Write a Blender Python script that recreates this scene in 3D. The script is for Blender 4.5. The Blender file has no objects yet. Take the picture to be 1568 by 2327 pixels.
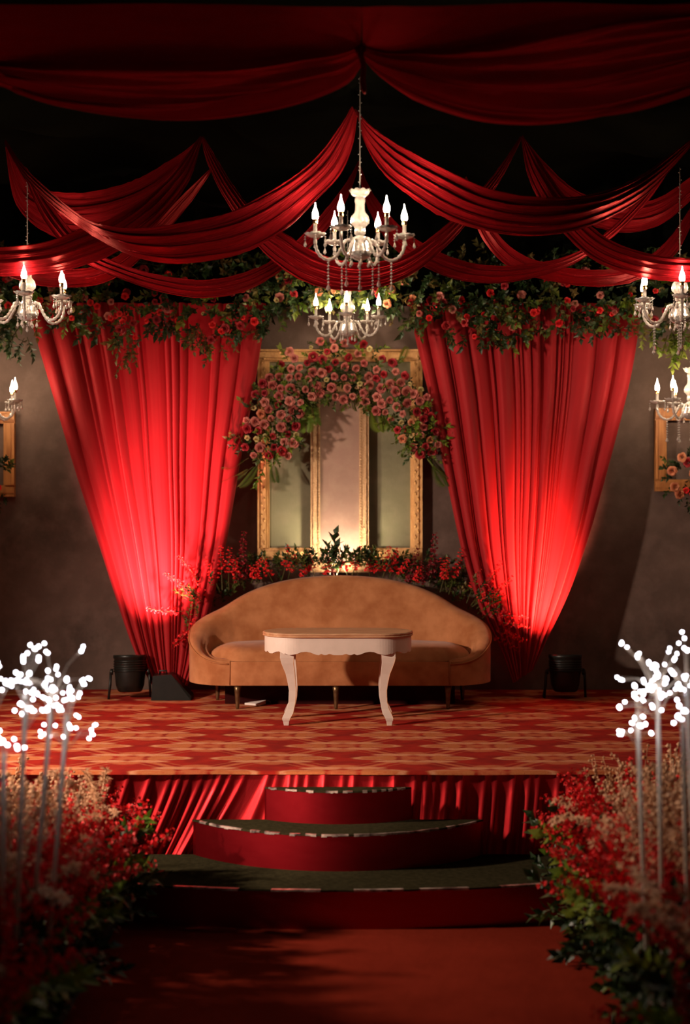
import bpy, math, random
from math import sin, cos, pi, radians, sqrt
from mathutils import Vector, Matrix, noise as mnoise

SC = bpy.context.scene
COL = SC.collection
rnd = random.Random(7)

# ------------------------------------------------------------------ camera, world, lights, exposure
F_PX = 3267.0            # focal length in pixels of the 1568 px wide frame
EYE = 1.905              # camera height
cd = bpy.data.cameras.new('camera'); cam = bpy.data.objects.new('camera', cd); COL.objects.link(cam)
cam.location = (0, 0, EYE); cam.rotation_euler = (radians(90), 0, 0)
cd.sensor_fit = 'HORIZONTAL'; cd.sensor_width = 24.0; cd.lens = 24.0 * F_PX / 1568.0
cd.clip_start = .05; cd.clip_end = 60
cd.dof.use_dof = True; cd.dof.focus_distance = 8.5; cd.dof.aperture_fstop = 1.25
SC.camera = cam

w = bpy.data.worlds.new('world'); SC.world = w; w.use_nodes = True
w.node_tree.nodes['Background'].inputs[0].default_value = (1.0, .55, .42, 1)
w.node_tree.nodes['Background'].inputs[1].default_value = .012

SC.view_settings.view_transform = 'Standard'; SC.view_settings.look = 'None'
SC.view_settings.gamma = 1.0; SC.view_settings.use_curve_mapping = False
SC.view_settings.exposure = 0.0
SC.cycles.use_denoising = True
SC.cycles.max_bounces = 8; SC.cycles.glossy_bounces = 4; SC.cycles.transmission_bounces = 6
SC.cycles.diffuse_bounces = 3
SC.cycles.caustics_reflective = False; SC.cycles.caustics_refractive = False
SC.cycles.sample_clamp_indirect = 4.0

def spot(name, loc, target, power, color, angle, blend=.6, size=.08):
    l = bpy.data.lights.new(name, 'SPOT'); l.energy = power; l.color = color
    l.spot_size = radians(angle); l.spot_blend = blend; l.shadow_soft_size = size
    o = bpy.data.objects.new(name, l); COL.objects.link(o); o.location = loc
    o.rotation_euler = (Vector(target) - Vector(loc)).to_track_quat('-Z', 'Y').to_euler()
    return o

SX = -.035               # x of the stage's centre line
STG = .585               # stage height
D_ST = 7.32              # distance of the stage's front edge
D_WALL = 10.7
KEY = spot('key_light', (-3.7, 6.45, 2.3), (.15, 8.2, .5), 1000, (1, .76, .60), 100, .8, .10)
spot('step_light', (-3.3, 3.4, 2.35), (-.26, 7.08, .36), 1500, (1, .72, .56), 11, 1.0, .05)
spot('curtain_uplight', (-1.40, 9.76, STG+.26), (-1.32, 10.42, STG+1.15), 1150, (1, .30, .29), 54, 1.0, .05)
spot('curtain_uplight', (1.44, 9.86, STG+.28), (1.36, 10.42, STG+.95), 900, (1, .24, .16), 52, 1.0, .05)
spot('panel_uplight', (-.06, 10.385, STG+.84), (-.06, 10.60, STG+1.60), 170, (1, .84, .58), 150, 1.0, .04)

# ------------------------------------------------------------------ helpers
def P(px, py, D):
    """A measured point: photograph position and its distance -> metres."""
    return Vector(((px - 784) / F_PX * D, D, EYE + (1163 - py) / F_PX * D))

def mesh_obj(name, verts, faces, m=None, parent=None, loc=(0, 0, 0), smooth=True, uvs=None, me=None):
    if me is None:
        me = mesh(name, verts, faces, m, smooth, uvs)
    o = bpy.data.objects.new(name, me); COL.objects.link(o)
    o.location = loc
    if parent: o.parent = parent
    return o

def mesh(name, verts, faces, m=None, smooth=True, uvs=None):
    me = bpy.data.meshes.new(name)
    me.from_pydata([tuple(v) for v in verts], [], faces)
    if uvs:
        lay = me.uv_layers.new(name='UVMap')
        idx = [0] * len(me.loops); me.loops.foreach_get('vertex_index', idx)
        flat = []
        for i in idx: flat.extend(uvs[i])
        lay.data.foreach_set('uv', flat)
    if m:
        for mm in (m if isinstance(m, list) else [m]): me.materials.append(mm)
    if smooth: me.polygons.foreach_set('use_smooth', [True] * len(me.polygons))
    me.update()
    return me

def inst(name, me, parent=None, loc=(0, 0, 0), rot=(0, 0, 0), scale=1.0):
    o = bpy.data.objects.new(name, me); COL.objects.link(o)
    if parent is not None:
        o.parent = parent
    o.location = loc; o.rotation_euler = rot
    o.scale = (scale,) * 3 if isinstance(scale, (int, float)) else scale
    return o

def tag(o, label, cat, group=None, kind=None):
    o['label'] = label; o['category'] = cat
    if group: o['group'] = group
    if kind: o['kind'] = kind
    return o

def thing(name, label, cat, loc=(0, 0, 0), group=None):
    o = bpy.data.objects.new(name, None); COL.objects.link(o); o.location = loc
    o.empty_display_size = .1
    return tag(o, label, cat, group)

def structure(o):
    o['kind'] = 'structure'; return o

class MB:
    """collects geometry"""
    def __init__(s): s.v = []; s.f = []; s.mi = []
    def add(s, v, f, k=0):
        n = len(s.v); s.v += [Vector(q) for q in v]; s.f += [[i + n for i in q] for q in f]; s.mi += [k] * len(f); return s
    def box(s, a, b, k=0):
        x0, y0, z0 = a; x1, y1, z1 = b
        return s.add([(x0,y0,z0),(x1,y0,z0),(x1,y1,z0),(x0,y1,z0),(x0,y0,z1),(x1,y0,z1),(x1,y1,z1),(x0,y1,z1)],
              [[0,3,2,1],[4,5,6,7],[0,1,5,4],[1,2,6,5],[2,3,7,6],[3,0,4,7]], k)
    def lathe(s, prof, n=12, c=(0, 0, 0), lobes=0, depth=0, k=0):
        v = []; f = []
        for (r, z) in prof:
            for i in range(n):
                a = 2 * pi * i / n
                rr = r * (1 + depth * cos(lobes * a)) if lobes else r
                v.append((c[0] + rr * cos(a), c[1] + rr * sin(a), c[2] + z))
        for j in range(len(prof) - 1):
            for i in range(n):
                f.append([j*n+i, j*n+(i+1) % n, (j+1)*n+(i+1) % n, (j+1)*n+i])
        if prof[0][0] > 1e-4: f.append(list(range(n))[::-1])
        if prof[-1][0] > 1e-4: f.append([(len(prof)-1)*n+i for i in range(n)])
        return s.add(v, f, k)
    def tube(s, pts, r, n=6, k=0, cap=True):
        pts = [Vector(p) for p in pts]; v = []; f = []; prev = None
        for i, p in enumerate(pts):
            t = (pts[min(i+1, len(pts)-1)] - pts[max(i-1, 0)]).normalized()
            if prev is None:
                ref = Vector((0, 0, 1)) if abs(t.z) < .9 else Vector((1, 0, 0)); x = t.cross(ref).normalized()
            else:
                x = (prev - t * prev.dot(t)).normalized()
            prev = x; y = t.cross(x)
            rr = r[i] if isinstance(r, (list, tuple)) else r
            for q in range(n):
                a = 2*pi*q/n; v.append(p + x*cos(a)*rr + y*sin(a)*rr)
        for j in range(len(pts)-1):
            for i in range(n):
                f.append([j*n+i, j*n+(i+1) % n, (j+1)*n+(i+1) % n, (j+1)*n+i])
        if cap: f.append(list(range(n))[::-1]); f.append([(len(pts)-1)*n+i for i in range(n)])
        return s.add(v, f, k)
    def octa(s, c, r, h=None, k=0):
        h = h or r; c = Vector(c)
        return s.add([c+Vector((r,0,0)), c+Vector((0,r,0)), c+Vector((-r,0,0)), c+Vector((0,-r,0)), c+Vector((0,0,h)), c+Vector((0,0,-h))],
              [[0,1,4],[1,2,4],[2,3,4],[3,0,4],[1,0,5],[2,1,5],[3,2,5],[0,3,5]], k)
    def mesh(s, name, m, smooth=True):
        me = mesh(name, s.v, s.f, m, smooth)
        if isinstance(m, list): me.polygons.foreach_set('material_index', s.mi)
        return me
    def obj(s, name, m, parent=None, loc=(0, 0, 0), smooth=True):
        return mesh_obj(name, None, None, parent=parent, loc=loc, me=s.mesh(name, m, smooth))

def spline(pts, n):
    """n samples of a Catmull-Rom curve through pts, evenly by chord length"""
    pts = [Vector(p) for p in pts]; m = len(pts)
    fine = []
    for i in range(m - 1):
        p0 = pts[max(i-1, 0)]; p1 = pts[i]; p2 = pts[i+1]; p3 = pts[min(i+2, m-1)]
        for k in range(16):
            t = k / 16
            fine.append(.5*((2*p1) + (p2-p0)*t + (2*p0-5*p1+4*p2-p3)*t*t + (3*p1-p0-3*p2+p3)*t**3))
    fine.append(pts[-1])
    L = [0]
    for i in range(1, len(fine)): L.append(L[-1] + (fine[i]-fine[i-1]).length)
    out = []; j = 0
    for i in range(n):
        d = L[-1]*i/(n-1)
        while j < len(L)-2 and L[j+1] < d: j += 1
        s = (d-L[j])/max(L[j+1]-L[j], 1e-9); out.append(fine[j].lerp(fine[j+1], min(max(s, 0), 1)))
    return out

def interp(tab, x):
    if x <= tab[0][0]: return tab[0][1]
    for (a, b), (c, d) in zip(tab, tab[1:]):
        if x <= c: return b + (d-b)*(x-a)/(c-a)
    return tab[-1][1]

def grid(name, fn, nu, nv, m, parent=None, loc=(0, 0, 0), close_u=False):
    v = []; uv = []; f = []
    for i in range(nu):
        for j in range(nv):
            a = i/(nu if close_u else nu-1); b = j/(nv-1)
            v.append(Vector(fn(a, b))); uv.append((a, b))
    for i in range(nu if close_u else nu-1):
        for j in range(nv-1):
            i2 = (i+1) % nu
            f.append([i*nv+j, i2*nv+j, i2*nv+j+1, i*nv+j+1])
    return mesh_obj(name, v, f, m, parent, loc, True, uv)

# ------------------------------------------------------------------ materials
class NT:
    def __init__(s, name):
        s.m = bpy.data.materials.new(name); s.m.use_nodes = True; s.t = s.m.node_tree
        s.b = s.t.nodes['Principled BSDF']
    def n(s, kind, **kw):
        nd = s.t.nodes.new(kind)
        for k, v in kw.items(): setattr(nd, k, v)
        return nd
    def l(s, a, b): s.t.links.new(a, b)
    def math(s, op, a, b=None, c=None):
        nd = s.n('ShaderNodeMath', operation=op)
        for i, q in enumerate((a, b, c)):
            if q is None: continue
            if isinstance(q, (int, float)): nd.inputs[i].default_value = q
            else: s.l(q, nd.inputs[i])
        return nd.outputs[0]
    def mix(s, fac, a, b):
        nd = s.n('ShaderNodeMix', data_type='RGBA')
        for sock, q in ((nd.inputs[0], fac), (nd.inputs[6], a), (nd.inputs[7], b)):
            if isinstance(q, (int, float)): sock.default_value = q
            elif isinstance(q, tuple): sock.default_value = (*q, 1)
            else: s.l(q, sock)
        return nd.outputs[2]
    def noise(s, scale, vec=None, detail=4, rough=.55):
        nd = s.n('ShaderNodeTexNoise'); nd.inputs['Scale'].default_value = scale
        nd.inputs['Detail'].default_value = detail; nd.inputs['Roughness'].default_value = rough
        if vec is not None: s.l(vec, nd.inputs['Vector'])
        return nd.outputs['Fac']
    def coord(s, which='Object', scale=None):
        c = s.n('ShaderNodeTexCoord').outputs[which]
        if scale:
            mp = s.n('ShaderNodeMapping'); mp.inputs['Scale'].default_value = scale; s.l(c, mp.inputs[0]); c = mp.outputs[0]
        return c
    def ramp(s, fac, a, b):
        nd = s.n('ShaderNodeMapRange'); s.l(fac, nd.inputs[0]); nd.inputs[1].default_value = a; nd.inputs[2].default_value = b
        return nd.outputs[0]
    def bump(s, h, strength, dist=.01):
        nd = s.n('ShaderNodeBump'); nd.inputs['Strength'].default_value = strength; nd.inputs['Distance'].default_value = dist
        s.l(h, nd.inputs['Height']); s.l(nd.outputs[0], s.b.inputs['Normal'])
    def set(s, **kw):
        for k, v in kw.items():
            s.b.inputs[k.replace('_', ' ')].default_value = (*v, 1) if isinstance(v, tuple) and len(v) == 3 else v
        return s

def plain(name, c1, c2=None, rough=.5, scale=6, metal=0, bump=0, sheen=0, spec=.5, stretch=None, trans=0):
    s = NT(name); s.set(Roughness=rough, Metallic=metal)
    s.b.inputs['Specular IOR Level'].default_value = spec
    if spec < .1: s.b.inputs['IOR'].default_value = 1.05
    if sheen: s.b.inputs['Sheen Weight'].default_value = sheen
    s.b.inputs['Base Color'].default_value = (*c1, 1)
    co = s.coord('Object', stretch)
    nz = s.noise(scale, co)
    if c2: s.l(s.mix(s.ramp(nz, .35, .65), c1, c2), s.b.inputs['Base Color'])
    if bump: s.bump(s.noise(scale*6, co), bump)
    if trans:
        s.b.inputs['Subsurface Weight'].default_value = trans
    return s.m

def varied(name, c1, c2, rough=.5, spec=.4, c3=None, translucent=0):
    """colour differs from piece to piece"""
    s = NT(name); s.set(Roughness=rough); s.b.inputs['Specular IOR Level'].default_value = spec
    r = s.n('ShaderNodeObjectInfo').outputs['Random']
    col = s.mix(r, c1, c2)
    nz = s.noise(30, s.coord('Object'))
    if c3: col = s.mix(s.ramp(nz, .4, .7), col, c3)
    s.l(col, s.b.inputs['Base Color'])
    if translucent:
        tr = s.n('ShaderNodeBsdfTranslucent'); s.l(col, tr.inputs[0])
        mx = s.n('ShaderNodeMixShader'); mx.inputs[0].default_value = translucent
        s.l(s.b.outputs[0], mx.inputs[1]); s.l(tr.outputs[0], mx.inputs[2])
        s.l(mx.outputs[0], s.t.nodes['Material Output'].inputs[0])
    return s.m

def cloth(name, col, col2, rough=.42, streak=(3, 90, 1), strength=.5, sheen=.2, spec=.5, translucent=0, coord='UV', metal=0):
    s = NT(name); s.set(Roughness=rough, Metallic=metal); s.b.inputs['Specular IOR Level'].default_value = spec
    if spec < .1: s.b.inputs['IOR'].default_value = 1.03
    s.b.inputs['Sheen Weight'].default_value = sheen; s.b.inputs['Sheen Tint'].default_value = (1, .2, .2, 1)
    if col[0] > 5*col[1]: s.b.inputs['Specular Tint'].default_value = (1, .30, .28, 1)
    c = s.coord(coord, streak)
    nz = s.noise(1.0, c, 5, .6)
    base = s.mix(s.ramp(nz, .3, .7), col, col2)
    s.l(base, s.b.inputs['Base Color'])
    s.bump(nz, strength, .012)
    if translucent:
        tr = s.n('ShaderNodeBsdfTranslucent'); s.l(base, tr.inputs[0])
        mx = s.n('ShaderNodeMixShader'); mx.inputs[0].default_value = translucent
        s.l(s.b.outputs[0], mx.inputs[1]); s.l(tr.outputs[0], mx.inputs[2])
        s.l(mx.outputs[0], s.t.nodes['Material Output'].inputs[0])
    return s.m

M = {}
M['satin'] = cloth('canopy satin', (.28, .0065, .011), (.16, .0035, .006), .33, (1.6, 70, 1), .8, 0, .18, .06, metal=.6)
M['satin_dark'] = cloth('upper canopy cloth', (.38, .009, .014), (.30, .007, .011), .62, (1.2, 14, 1), .25, 0, .03, .30)
M['curtain'] = cloth('curtain cloth', (.36, .016, .021), (.30, .012, .016), .55, (60, 1.5, 1), .25, .25, .3, .12)
M['skirt'] = cloth('skirt satin', (.60, .024, .030), (.52, .018, .024), .36, (140, 1.2, 1), .25, 0, .6, metal=.72)
M['riser'] = cloth('riser satin', (.42, .016, .024), (.37, .012, .019), .38, (10, 3, 1), .025, 0, .6, metal=1.0)
M['black_cloth'] = cloth('black ceiling cloth', (.0050, .0050, .0032), (.0025, .0025, .0020), .8, (5, 9, 1), .5, 0, .015)
M['gold'] = plain('gilt wood', (.66, .36, .13), (.50, .24, .08), .42, 60, .25, .5, stretch=(1, 1, .25))
M['gilt_ornate'] = plain('pale gilt moulding', (.80, .50, .27), (.66, .36, .18), .42, 90, .2, .8)
M['oak'] = plain('golden oak', (.52, .22, .06), (.34, .12, .03), .5, 26, 0, .3, stretch=(1, 1, .15))
M['table_wood'] = plain('worn oak edge', (.60, .34, .19), (.42, .19, .09), .45, 30, 0, .2, stretch=(.2, 1, 1))
M['table_white'] = plain('cream table paint', (.72, .59, .51), (.66, .54, .46), .45, 9, 0, .05)
M['suede'] = plain('tan suede', (.47, .19, .078), (.32, .108, .036), .85, 6.5, 0, .15, sheen=.12, spec=.2)
M['piping'] = plain('tan piping', (.36, .12, .035), None, .8, 7)
M['brass_leg'] = plain('aged brass', (.22, .13, .06), (.12, .07, .03), .35, 30, .7)
M['black'] = plain('black lamp housing', (.006, .006, .005), (.010, .010, .008), .38, 10, spec=.3)
M['lens'] = plain('lamp lens', (.03, .02, .02), None, .1, 10)
M['tread'] = plain('grey green tread carpet', (.042, .035, .017), (.026, .022, .011), .95, 40, 0, .8, spec=.03)
M['tape'] = plain('worn silver tape', (.62, .48, .40), (.03, .02, .02), .35, 16, .3, .3)
M['white'] = plain('white paper', (.8, .7, .64), None, .6, 8)
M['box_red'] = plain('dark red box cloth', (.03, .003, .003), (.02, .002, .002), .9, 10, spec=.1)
M['soil'] = plain('dark foam block', (.012, .014, .008), None, .9, 10)
M['stem'] = plain('green stem', (.05, .075, .015), (.10, .06, .02), .6, 10)
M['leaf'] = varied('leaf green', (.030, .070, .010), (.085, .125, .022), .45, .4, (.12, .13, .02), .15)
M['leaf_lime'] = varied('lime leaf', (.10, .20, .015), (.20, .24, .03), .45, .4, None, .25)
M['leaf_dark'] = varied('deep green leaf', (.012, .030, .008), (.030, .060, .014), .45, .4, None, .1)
M['leaf_olive'] = varied('olive leaf', (.11, .10, .022), (.20, .13, .035), .5, .4, None, .2)
M['rose_pink'] = varied('dusty pink petals', (.40, .085, .075), (.62, .22, .17), .6, .3, None, .1)
M['rose_red'] = varied('deep red petals', (.26, .010, .018), (.40, .020, .025), .55, .3, None, .1)
M['rose_peach'] = varied('peach petals', (.70, .30, .15), (.60, .20, .10), .6, .3, None, .1)
M['bloom_red'] = varied('scarlet petals', (.66, .010, .015), (.80, .028, .028), .55, .3, None, .15)
M['bloom_cream'] = varied('cream petals', (.62, .50, .22), (.5, .42, .16), .6, .3, None, .1)
M['bloom_wine'] = varied('wine petals', (.14, .004, .010), (.22, .008, .012), .6, .3)
M['dried'] = varied('dried tan seed heads', (.76, .46, .27), (.55, .28, .13), .6, .3, None, .15)
M['pole'] = plain('frosted clear rod', (.85, .76, .62), None, .35, 8)
M['pole'].node_tree.nodes['Principled BSDF'].inputs['Transmission Weight'].default_value = .25
M['wire'] = plain('clear wire', (.75, .62, .45), None, .3, 8)
M['cord'] = plain('clear hanging cord', (.55, .5, .45), None, .3, 8, .2)
M['brass'] = plain('polished brass', (.80, .52, .20), None, .22, 8, 1)

s = NT('cut crystal'); s.set(Roughness=.09, IOR=1.5)
s.b.inputs['Base Color'].default_value = (1, .93, .85, 1); s.b.inputs['Transmission Weight'].default_value = .66
s.bump(s.noise(70, s.coord('Object'), 1), .35, .01); M['crystal'] = s.m

def emitter(name, col, st):
    s = NT(name); s.set(Base_Color=(.0, .0, .0))
    s.b.inputs['Emission Color'].default_value = (*col, 1); s.b.inputs['Emission Strength'].default_value = st
    return s.m
M['bulb'] = emitter('lit candle bulb', (1, .74, .50), 215)
M['tip'] = emitter('lit point', (.92, .88, 1.0), 20)

# wall: mottled taupe canvas
def wall_mat(name, c1, c2, c3):
    s = NT(name); s.set(Roughness=.85); s.b.inputs['Specular IOR Level'].default_value = .2
    co = s.coord('Object')
    a = s.noise(1.6, co, 6, .62); b = s.noise(9, co, 6, .6)
    col = s.mix(s.ramp(a, .36, .66), c1, c2); col = s.mix(s.math('MULTIPLY', s.ramp(b, .45, .75), .5), col, c3)
    s.l(col, s.b.inputs['Base Color'])
    st = s.noise(1, s.coord('Object', (220, 30, 30)), 2); s.bump(st, .25, .004)
    return s.m
M['wall'] = wall_mat('taupe painted canvas', (.150, .098, .078), (.085, .058, .046), (.21, .14, .115))
M['panel_green'] = wall_mat('grey green canvas', (.20, .18, .105), (.15, .135, .085), (.25, .21, .135))
M['panel_pink'] = wall_mat('blush canvas', (.36, .215, .17), (.26, .16, .125), (.44, .30, .22))
M['aisle'] = plain('aisle felt', (.185, .020, .010), (.15, .016, .008), .9, 3, 0, .3, sheen=0, spec=.02)

# patterned stage carpet : trellis with lobed medallions
def carpet_mat():
    s = NT('patterned stage carpet'); s.set(Roughness=.9); s.b.inputs['Specular IOR Level'].default_value = .15
    co = s.coord('Object'); sep = s.n('ShaderNodeSeparateXYZ')
    wob = s.n('ShaderNodeTexNoise'); wob.inputs['Scale'].default_value = 26; s.l(co, wob.inputs['Vector'])
    ad = s.n('ShaderNodeVectorMath', operation='MULTIPLY_ADD'); s.l(wob.outputs['Color'], ad.inputs[0])
    ad.inputs[1].default_value = (.022, .022, 0); s.l(co, ad.inputs[2]); s.l(ad.outputs[0], sep.inputs[0])
    x, y = sep.outputs[0], sep.outputs[1]
    T = .76; Ty = .80
    def cell(v, off, p):
        return s.math('ABSOLUTE', s.math('SUBTRACT', s.math('MODULO', s.math('ADD', v, off + 50*p), p), p/2))
    def inside(d, soft=.008):
        nd = s.n('ShaderNodeMapRange'); s.l(d, nd.inputs[0]); nd.inputs[1].default_value = soft; nd.inputs[2].default_value = -soft
        return nd.outputs[0]
    def ell(a, b, cx, cy, rx, ry):
        p = s.math('MULTIPLY', s.math('SUBTRACT', a, cx), 1/rx); q = s.math('MULTIPLY', s.math('SUBTRACT', b, cy), 1/ry)
        r = s.math('SQRT', s.math('ADD', s.math('MULTIPLY', p, p), s.math('MULTIPLY', q, q)))
        return s.math('MULTIPLY', s.math('SUBTRACT', r, 1), min(rx, ry))
    red = (.36, .016, .007); deep = (.24, .009, .005); orange = (.50, .125, .048); pale = (.62, .26, .13); tan = (.50, .15, .05)
    big = s.noise(7, co, 3)
    col = s.mix(s.ramp(big, .4, .62), red, deep)
    k = T/Ty
    ys = s.math('MULTIPLY', y, k)
    H = T/2
    def tri(v): return s.math('ABSOLUTE', s.math('SUBTRACT', s.math('MODULO', s.math('ADD', v, 50*H+H/2), H), H/2))
    ln = s.math('MINIMUM', tri(s.math('MULTIPLY_ADD', s.math('ADD', x, ys), .5, .0)), tri(s.math('MULTIPLY_ADD', s.math('SUBTRACT', x, ys), .5, .0)))
    col = s.mix(inside(s.math('SUBTRACT', ln, .013), .005), col, orange)
    col = s.mix(s.math('MULTIPLY', inside(s.math('SUBTRACT', s.math('ABSOLUTE', s.math('SUBTRACT', ln, .042)), .005), .004), .6), col, orange)
    for (ox, oy) in ((0, 0), (T/2, Ty/2)):
        a_ = cell(x, ox, T); b_ = cell(y, oy, Ty)
        e4 = ell(a_, b_, 0, .155, .075, .042); col = s.mix(inside(e4), col, orange)
        e2 = ell(a_, b_, .105, .098, .108, .037); col = s.mix(inside(e2), col, pale)
        e1 = ell(a_, b_, .215, 0, .115, .056); col = s.mix(inside(e1), col, tan)
        rg = inside(s.math('SUBTRACT', s.math('ABSOLUTE', s.math('ADD', e1, .010)), .007), .004); col = s.mix(rg, col, pale)
        e5 = ell(a_, b_, .135, 0, .040, .075); col = s.mix(inside(e5), col, tan)
        e3 = ell(a_, b_, 0, 0, .075, .048); col = s.mix(inside(e3), col, orange)
    fib = s.noise(150, co, 2); fine = s.noise(30, s.coord('Object', (1, 3, 1)), 4)
    col = s.mix(s.math('MULTIPLY', s.ramp(fine, .5, .72), .45), col, red)
    col = s.mix(s.math('MULTIPLY', s.ramp(fib, .45, .7), .2), col, deep)
    s.l(col, s.b.inputs['Base Color']); s.bump(fib, .4, .004)
    return s.m
M['carpet'] = carpet_mat()

# ------------------------------------------------------------------ the setting
structure(MB().box((-5.6, -2, -.1), (5.6, 11, 0)).obj('floor', M['aisle'], smooth=False))
structure(MB().box((-5.6, D_WALL, 0), (5.6, D_WALL+.12, 4.9)).obj('wall_back', M['wall'], smooth=False))
structure(MB().box((-5.7, -2, 0), (-5.6, 11, 4.9)).obj('wall_left', M['wall'], smooth=False))
structure(MB().box((5.6, -2, 0), (5.7, 11, 4.9)).obj('wall_right', M['wall'], smooth=False))
structure(MB().box((-5.7, -2, 4.8), (5.7, 11, 4.9)).obj('ceiling', M['black_cloth'], smooth=False))

def ceil_cloth(u, v):
    x = -5.5 + 11*u; y = 4.6 + 6.05*v
    z = 4.30 + .10*sin(3.1*x + 1.2*sin(y*1.3)) + .07*sin(5.3*x - 2.1*y) + .05*mnoise.noise(Vector((x*1.5, y*1.1, 3)))
    z -= .22*max(0, 1-abs(x)/3)*max(0, 1-abs(y-7.6)/2)
    return (x, y, z)
tag(grid('ceiling_cloth', ceil_cloth, 130, 80, M['black_cloth']), 'black billowing cloth stretched overhead behind the red swags', 'fabric')
def back_black(u, v):
    x = -5.5 + 11*u
    return (x, 10.60 + .035*sin(x*19+1.5*sin(x*3)) + .02*sin(x*41), 3.42 + (4.75-3.42)*v)
tag(grid('black_valance', back_black, 240, 6, M['black_cloth']), 'black pleated cloth hanging on the wall above the flower garland', 'fabric')

# ------------------------------------------------------------------ stage
stage = thing('stage', 'raised stage with patterned red and orange carpet and gathered satin skirt', 'stage', (0, D_ST, 0))
MB().box((-5.4, .04, 0), (5.4, D_WALL-D_ST-.02, STG-.012)).obj('platform', M['box_red'], stage, smooth=False)
def carpet_top(u, v):
    x = -5.4 + 10.8*u; y = (D_WALL-D_ST-.015)*v
    lip = 0
    if v < .001: lip = -.012 + .006*mnoise.noise(Vector((x*2.3, 0, 1)))
    if v < .006: y = -.03 + .01*mnoise.noise(Vector((x*1.3, 0, 9))) + .012*v/.006
    return (x, y, STG + lip + .002*mnoise.noise(Vector((x*2, y*2, 0))))
grid('carpet', carpet_top, 140, 201, M['carpet'], stage)
NS = 1500
fold_x = []; x = -4.2
while x < 4.2:
    fold_x.append((x, rnd.uniform(.5, 1.3), rnd.uniform(-1, 1))); x += rnd.uniform(.04, .12)
def lean(x):     # how far the pleats lean, metres over the full height
    return interp([(-4, .02), (-1.9, .03), (-1.35, .14), (-.75, .26), (-.45, .36), (-.3, .10), (.3, .05), (1.2, .06), (1.7, .03), (4, .02)], x)
def skirt(u, v):
    x = -4.2 + 8.4*u; t = v          # v 0 top -> 1 bottom
    ln = lean(x)
    d = 0
    for (fx, a, q) in fold_x:
        e = x - fx
        if abs(e) < .12:
            wdt = .013 + .016*a*(.35+.65*t)
            d += a*math.exp(-(e/wdt)**2)
    wob = .012*mnoise.noise(Vector((x*5, t*2, 4)))
    tt = min(1, t*6)
    return (x - ln*t**1.1, -.012 - (d*.042*(.25+.75*tt) + .012*t)*(.35+.65*t) + wob*t, (STG-.012)*(1-t))
grid('skirt', skirt, NS, 14, M['skirt'], stage)

# ------------------------------------------------------------------ half round steps
def half_step(label, a, b, z0, z1, mat_seed):
    t = thing('round_step', label, 'step', (SX, D_ST-.075, z0), 'half round steps up to the stage')
    h = z1 - z0; n = 64
    bb = b-.075; Rr = (a*a+bb*bb)/(2*bb); half = math.asin(min(1, a/Rr))
    def pt(i, k=1.0):
        th = half*(2*i/n-1); return (Rr*sin(th)*k, -(Rr*cos(th)-(Rr-bb))*k)
    v = []; f = []
    for i in range(n+1):
        x, y = pt(i); v += [(x, y, 0), (x, y, h-.004)]
    for i in range(n): f.append([2*i, 2*i+2, 2*i+3, 2*i+1])
    f.append([0, 1, 2*n+1, 2*n])
    uv = [(i/n, k) for i in range(n+1) for k in (0, 1)]
    mesh_obj('riser', v, f, M['riser'], t, smooth=True, uvs=uv)
    v = []; f = []
    rr = random.Random(mat_seed)
    for i in range(n+1):
        x, y = pt(i); e = 1+.006*rr.uniform(-1, 1)
        v += [(x*e, y*e-.003, h-.008), (x*e, y*e-.003, h)]
    v.append((0, 0, h)); c = len(v)-1
    for i in range(n): f.append([2*i, 2*i+2, 2*i+3, 2*i+1]); f.append([2*i+1, 2*i+3, c])
    mesh_obj('tread', v, f, M['tread'], t, smooth=False)
    # broken silver edge tape: short runs with gaps
    mb = MB(); i = 2
    while i < n-2:
        run = rr.randint(1, 6)
        for k in range(i, min(i+run, n-1)):
            (x0, y0), (x1, y1) = pt(k), pt(k+1)
            up = .001+.002*rr.random(); dn = .005+.006*rr.random()
            mb.add([(x0, y0-.0065, h-dn), (x1, y1-.0065, h-dn), (x1, y1-.0065, h+up), (x0, y0-.0065, h+up), (x0*.985, y0*.985, h+up), (x1*.985, y1*.985, h+up)],
                   [[0, 1, 2, 3], [3, 2, 5, 4]])
        i += run + (rr.randint(0, 2) if mat_seed != 1 else rr.randint(0, 5))
    e = mb.obj('edge_tape', M['tape'], t, smooth=False); e['kind'] = 'stuff'
    return t
half_step('widest bottom half-round step with grey tread, resting on the red floor', 2.3, .76, 0, .18, 3)
half_step('middle half-round step with red satin riser, between the widest and smallest steps', .73, .42, .18, .356, 2)
half_step('smallest top half-round step with red satin riser, just below the stage edge', .37, .19, .356, .52, 1)

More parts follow.
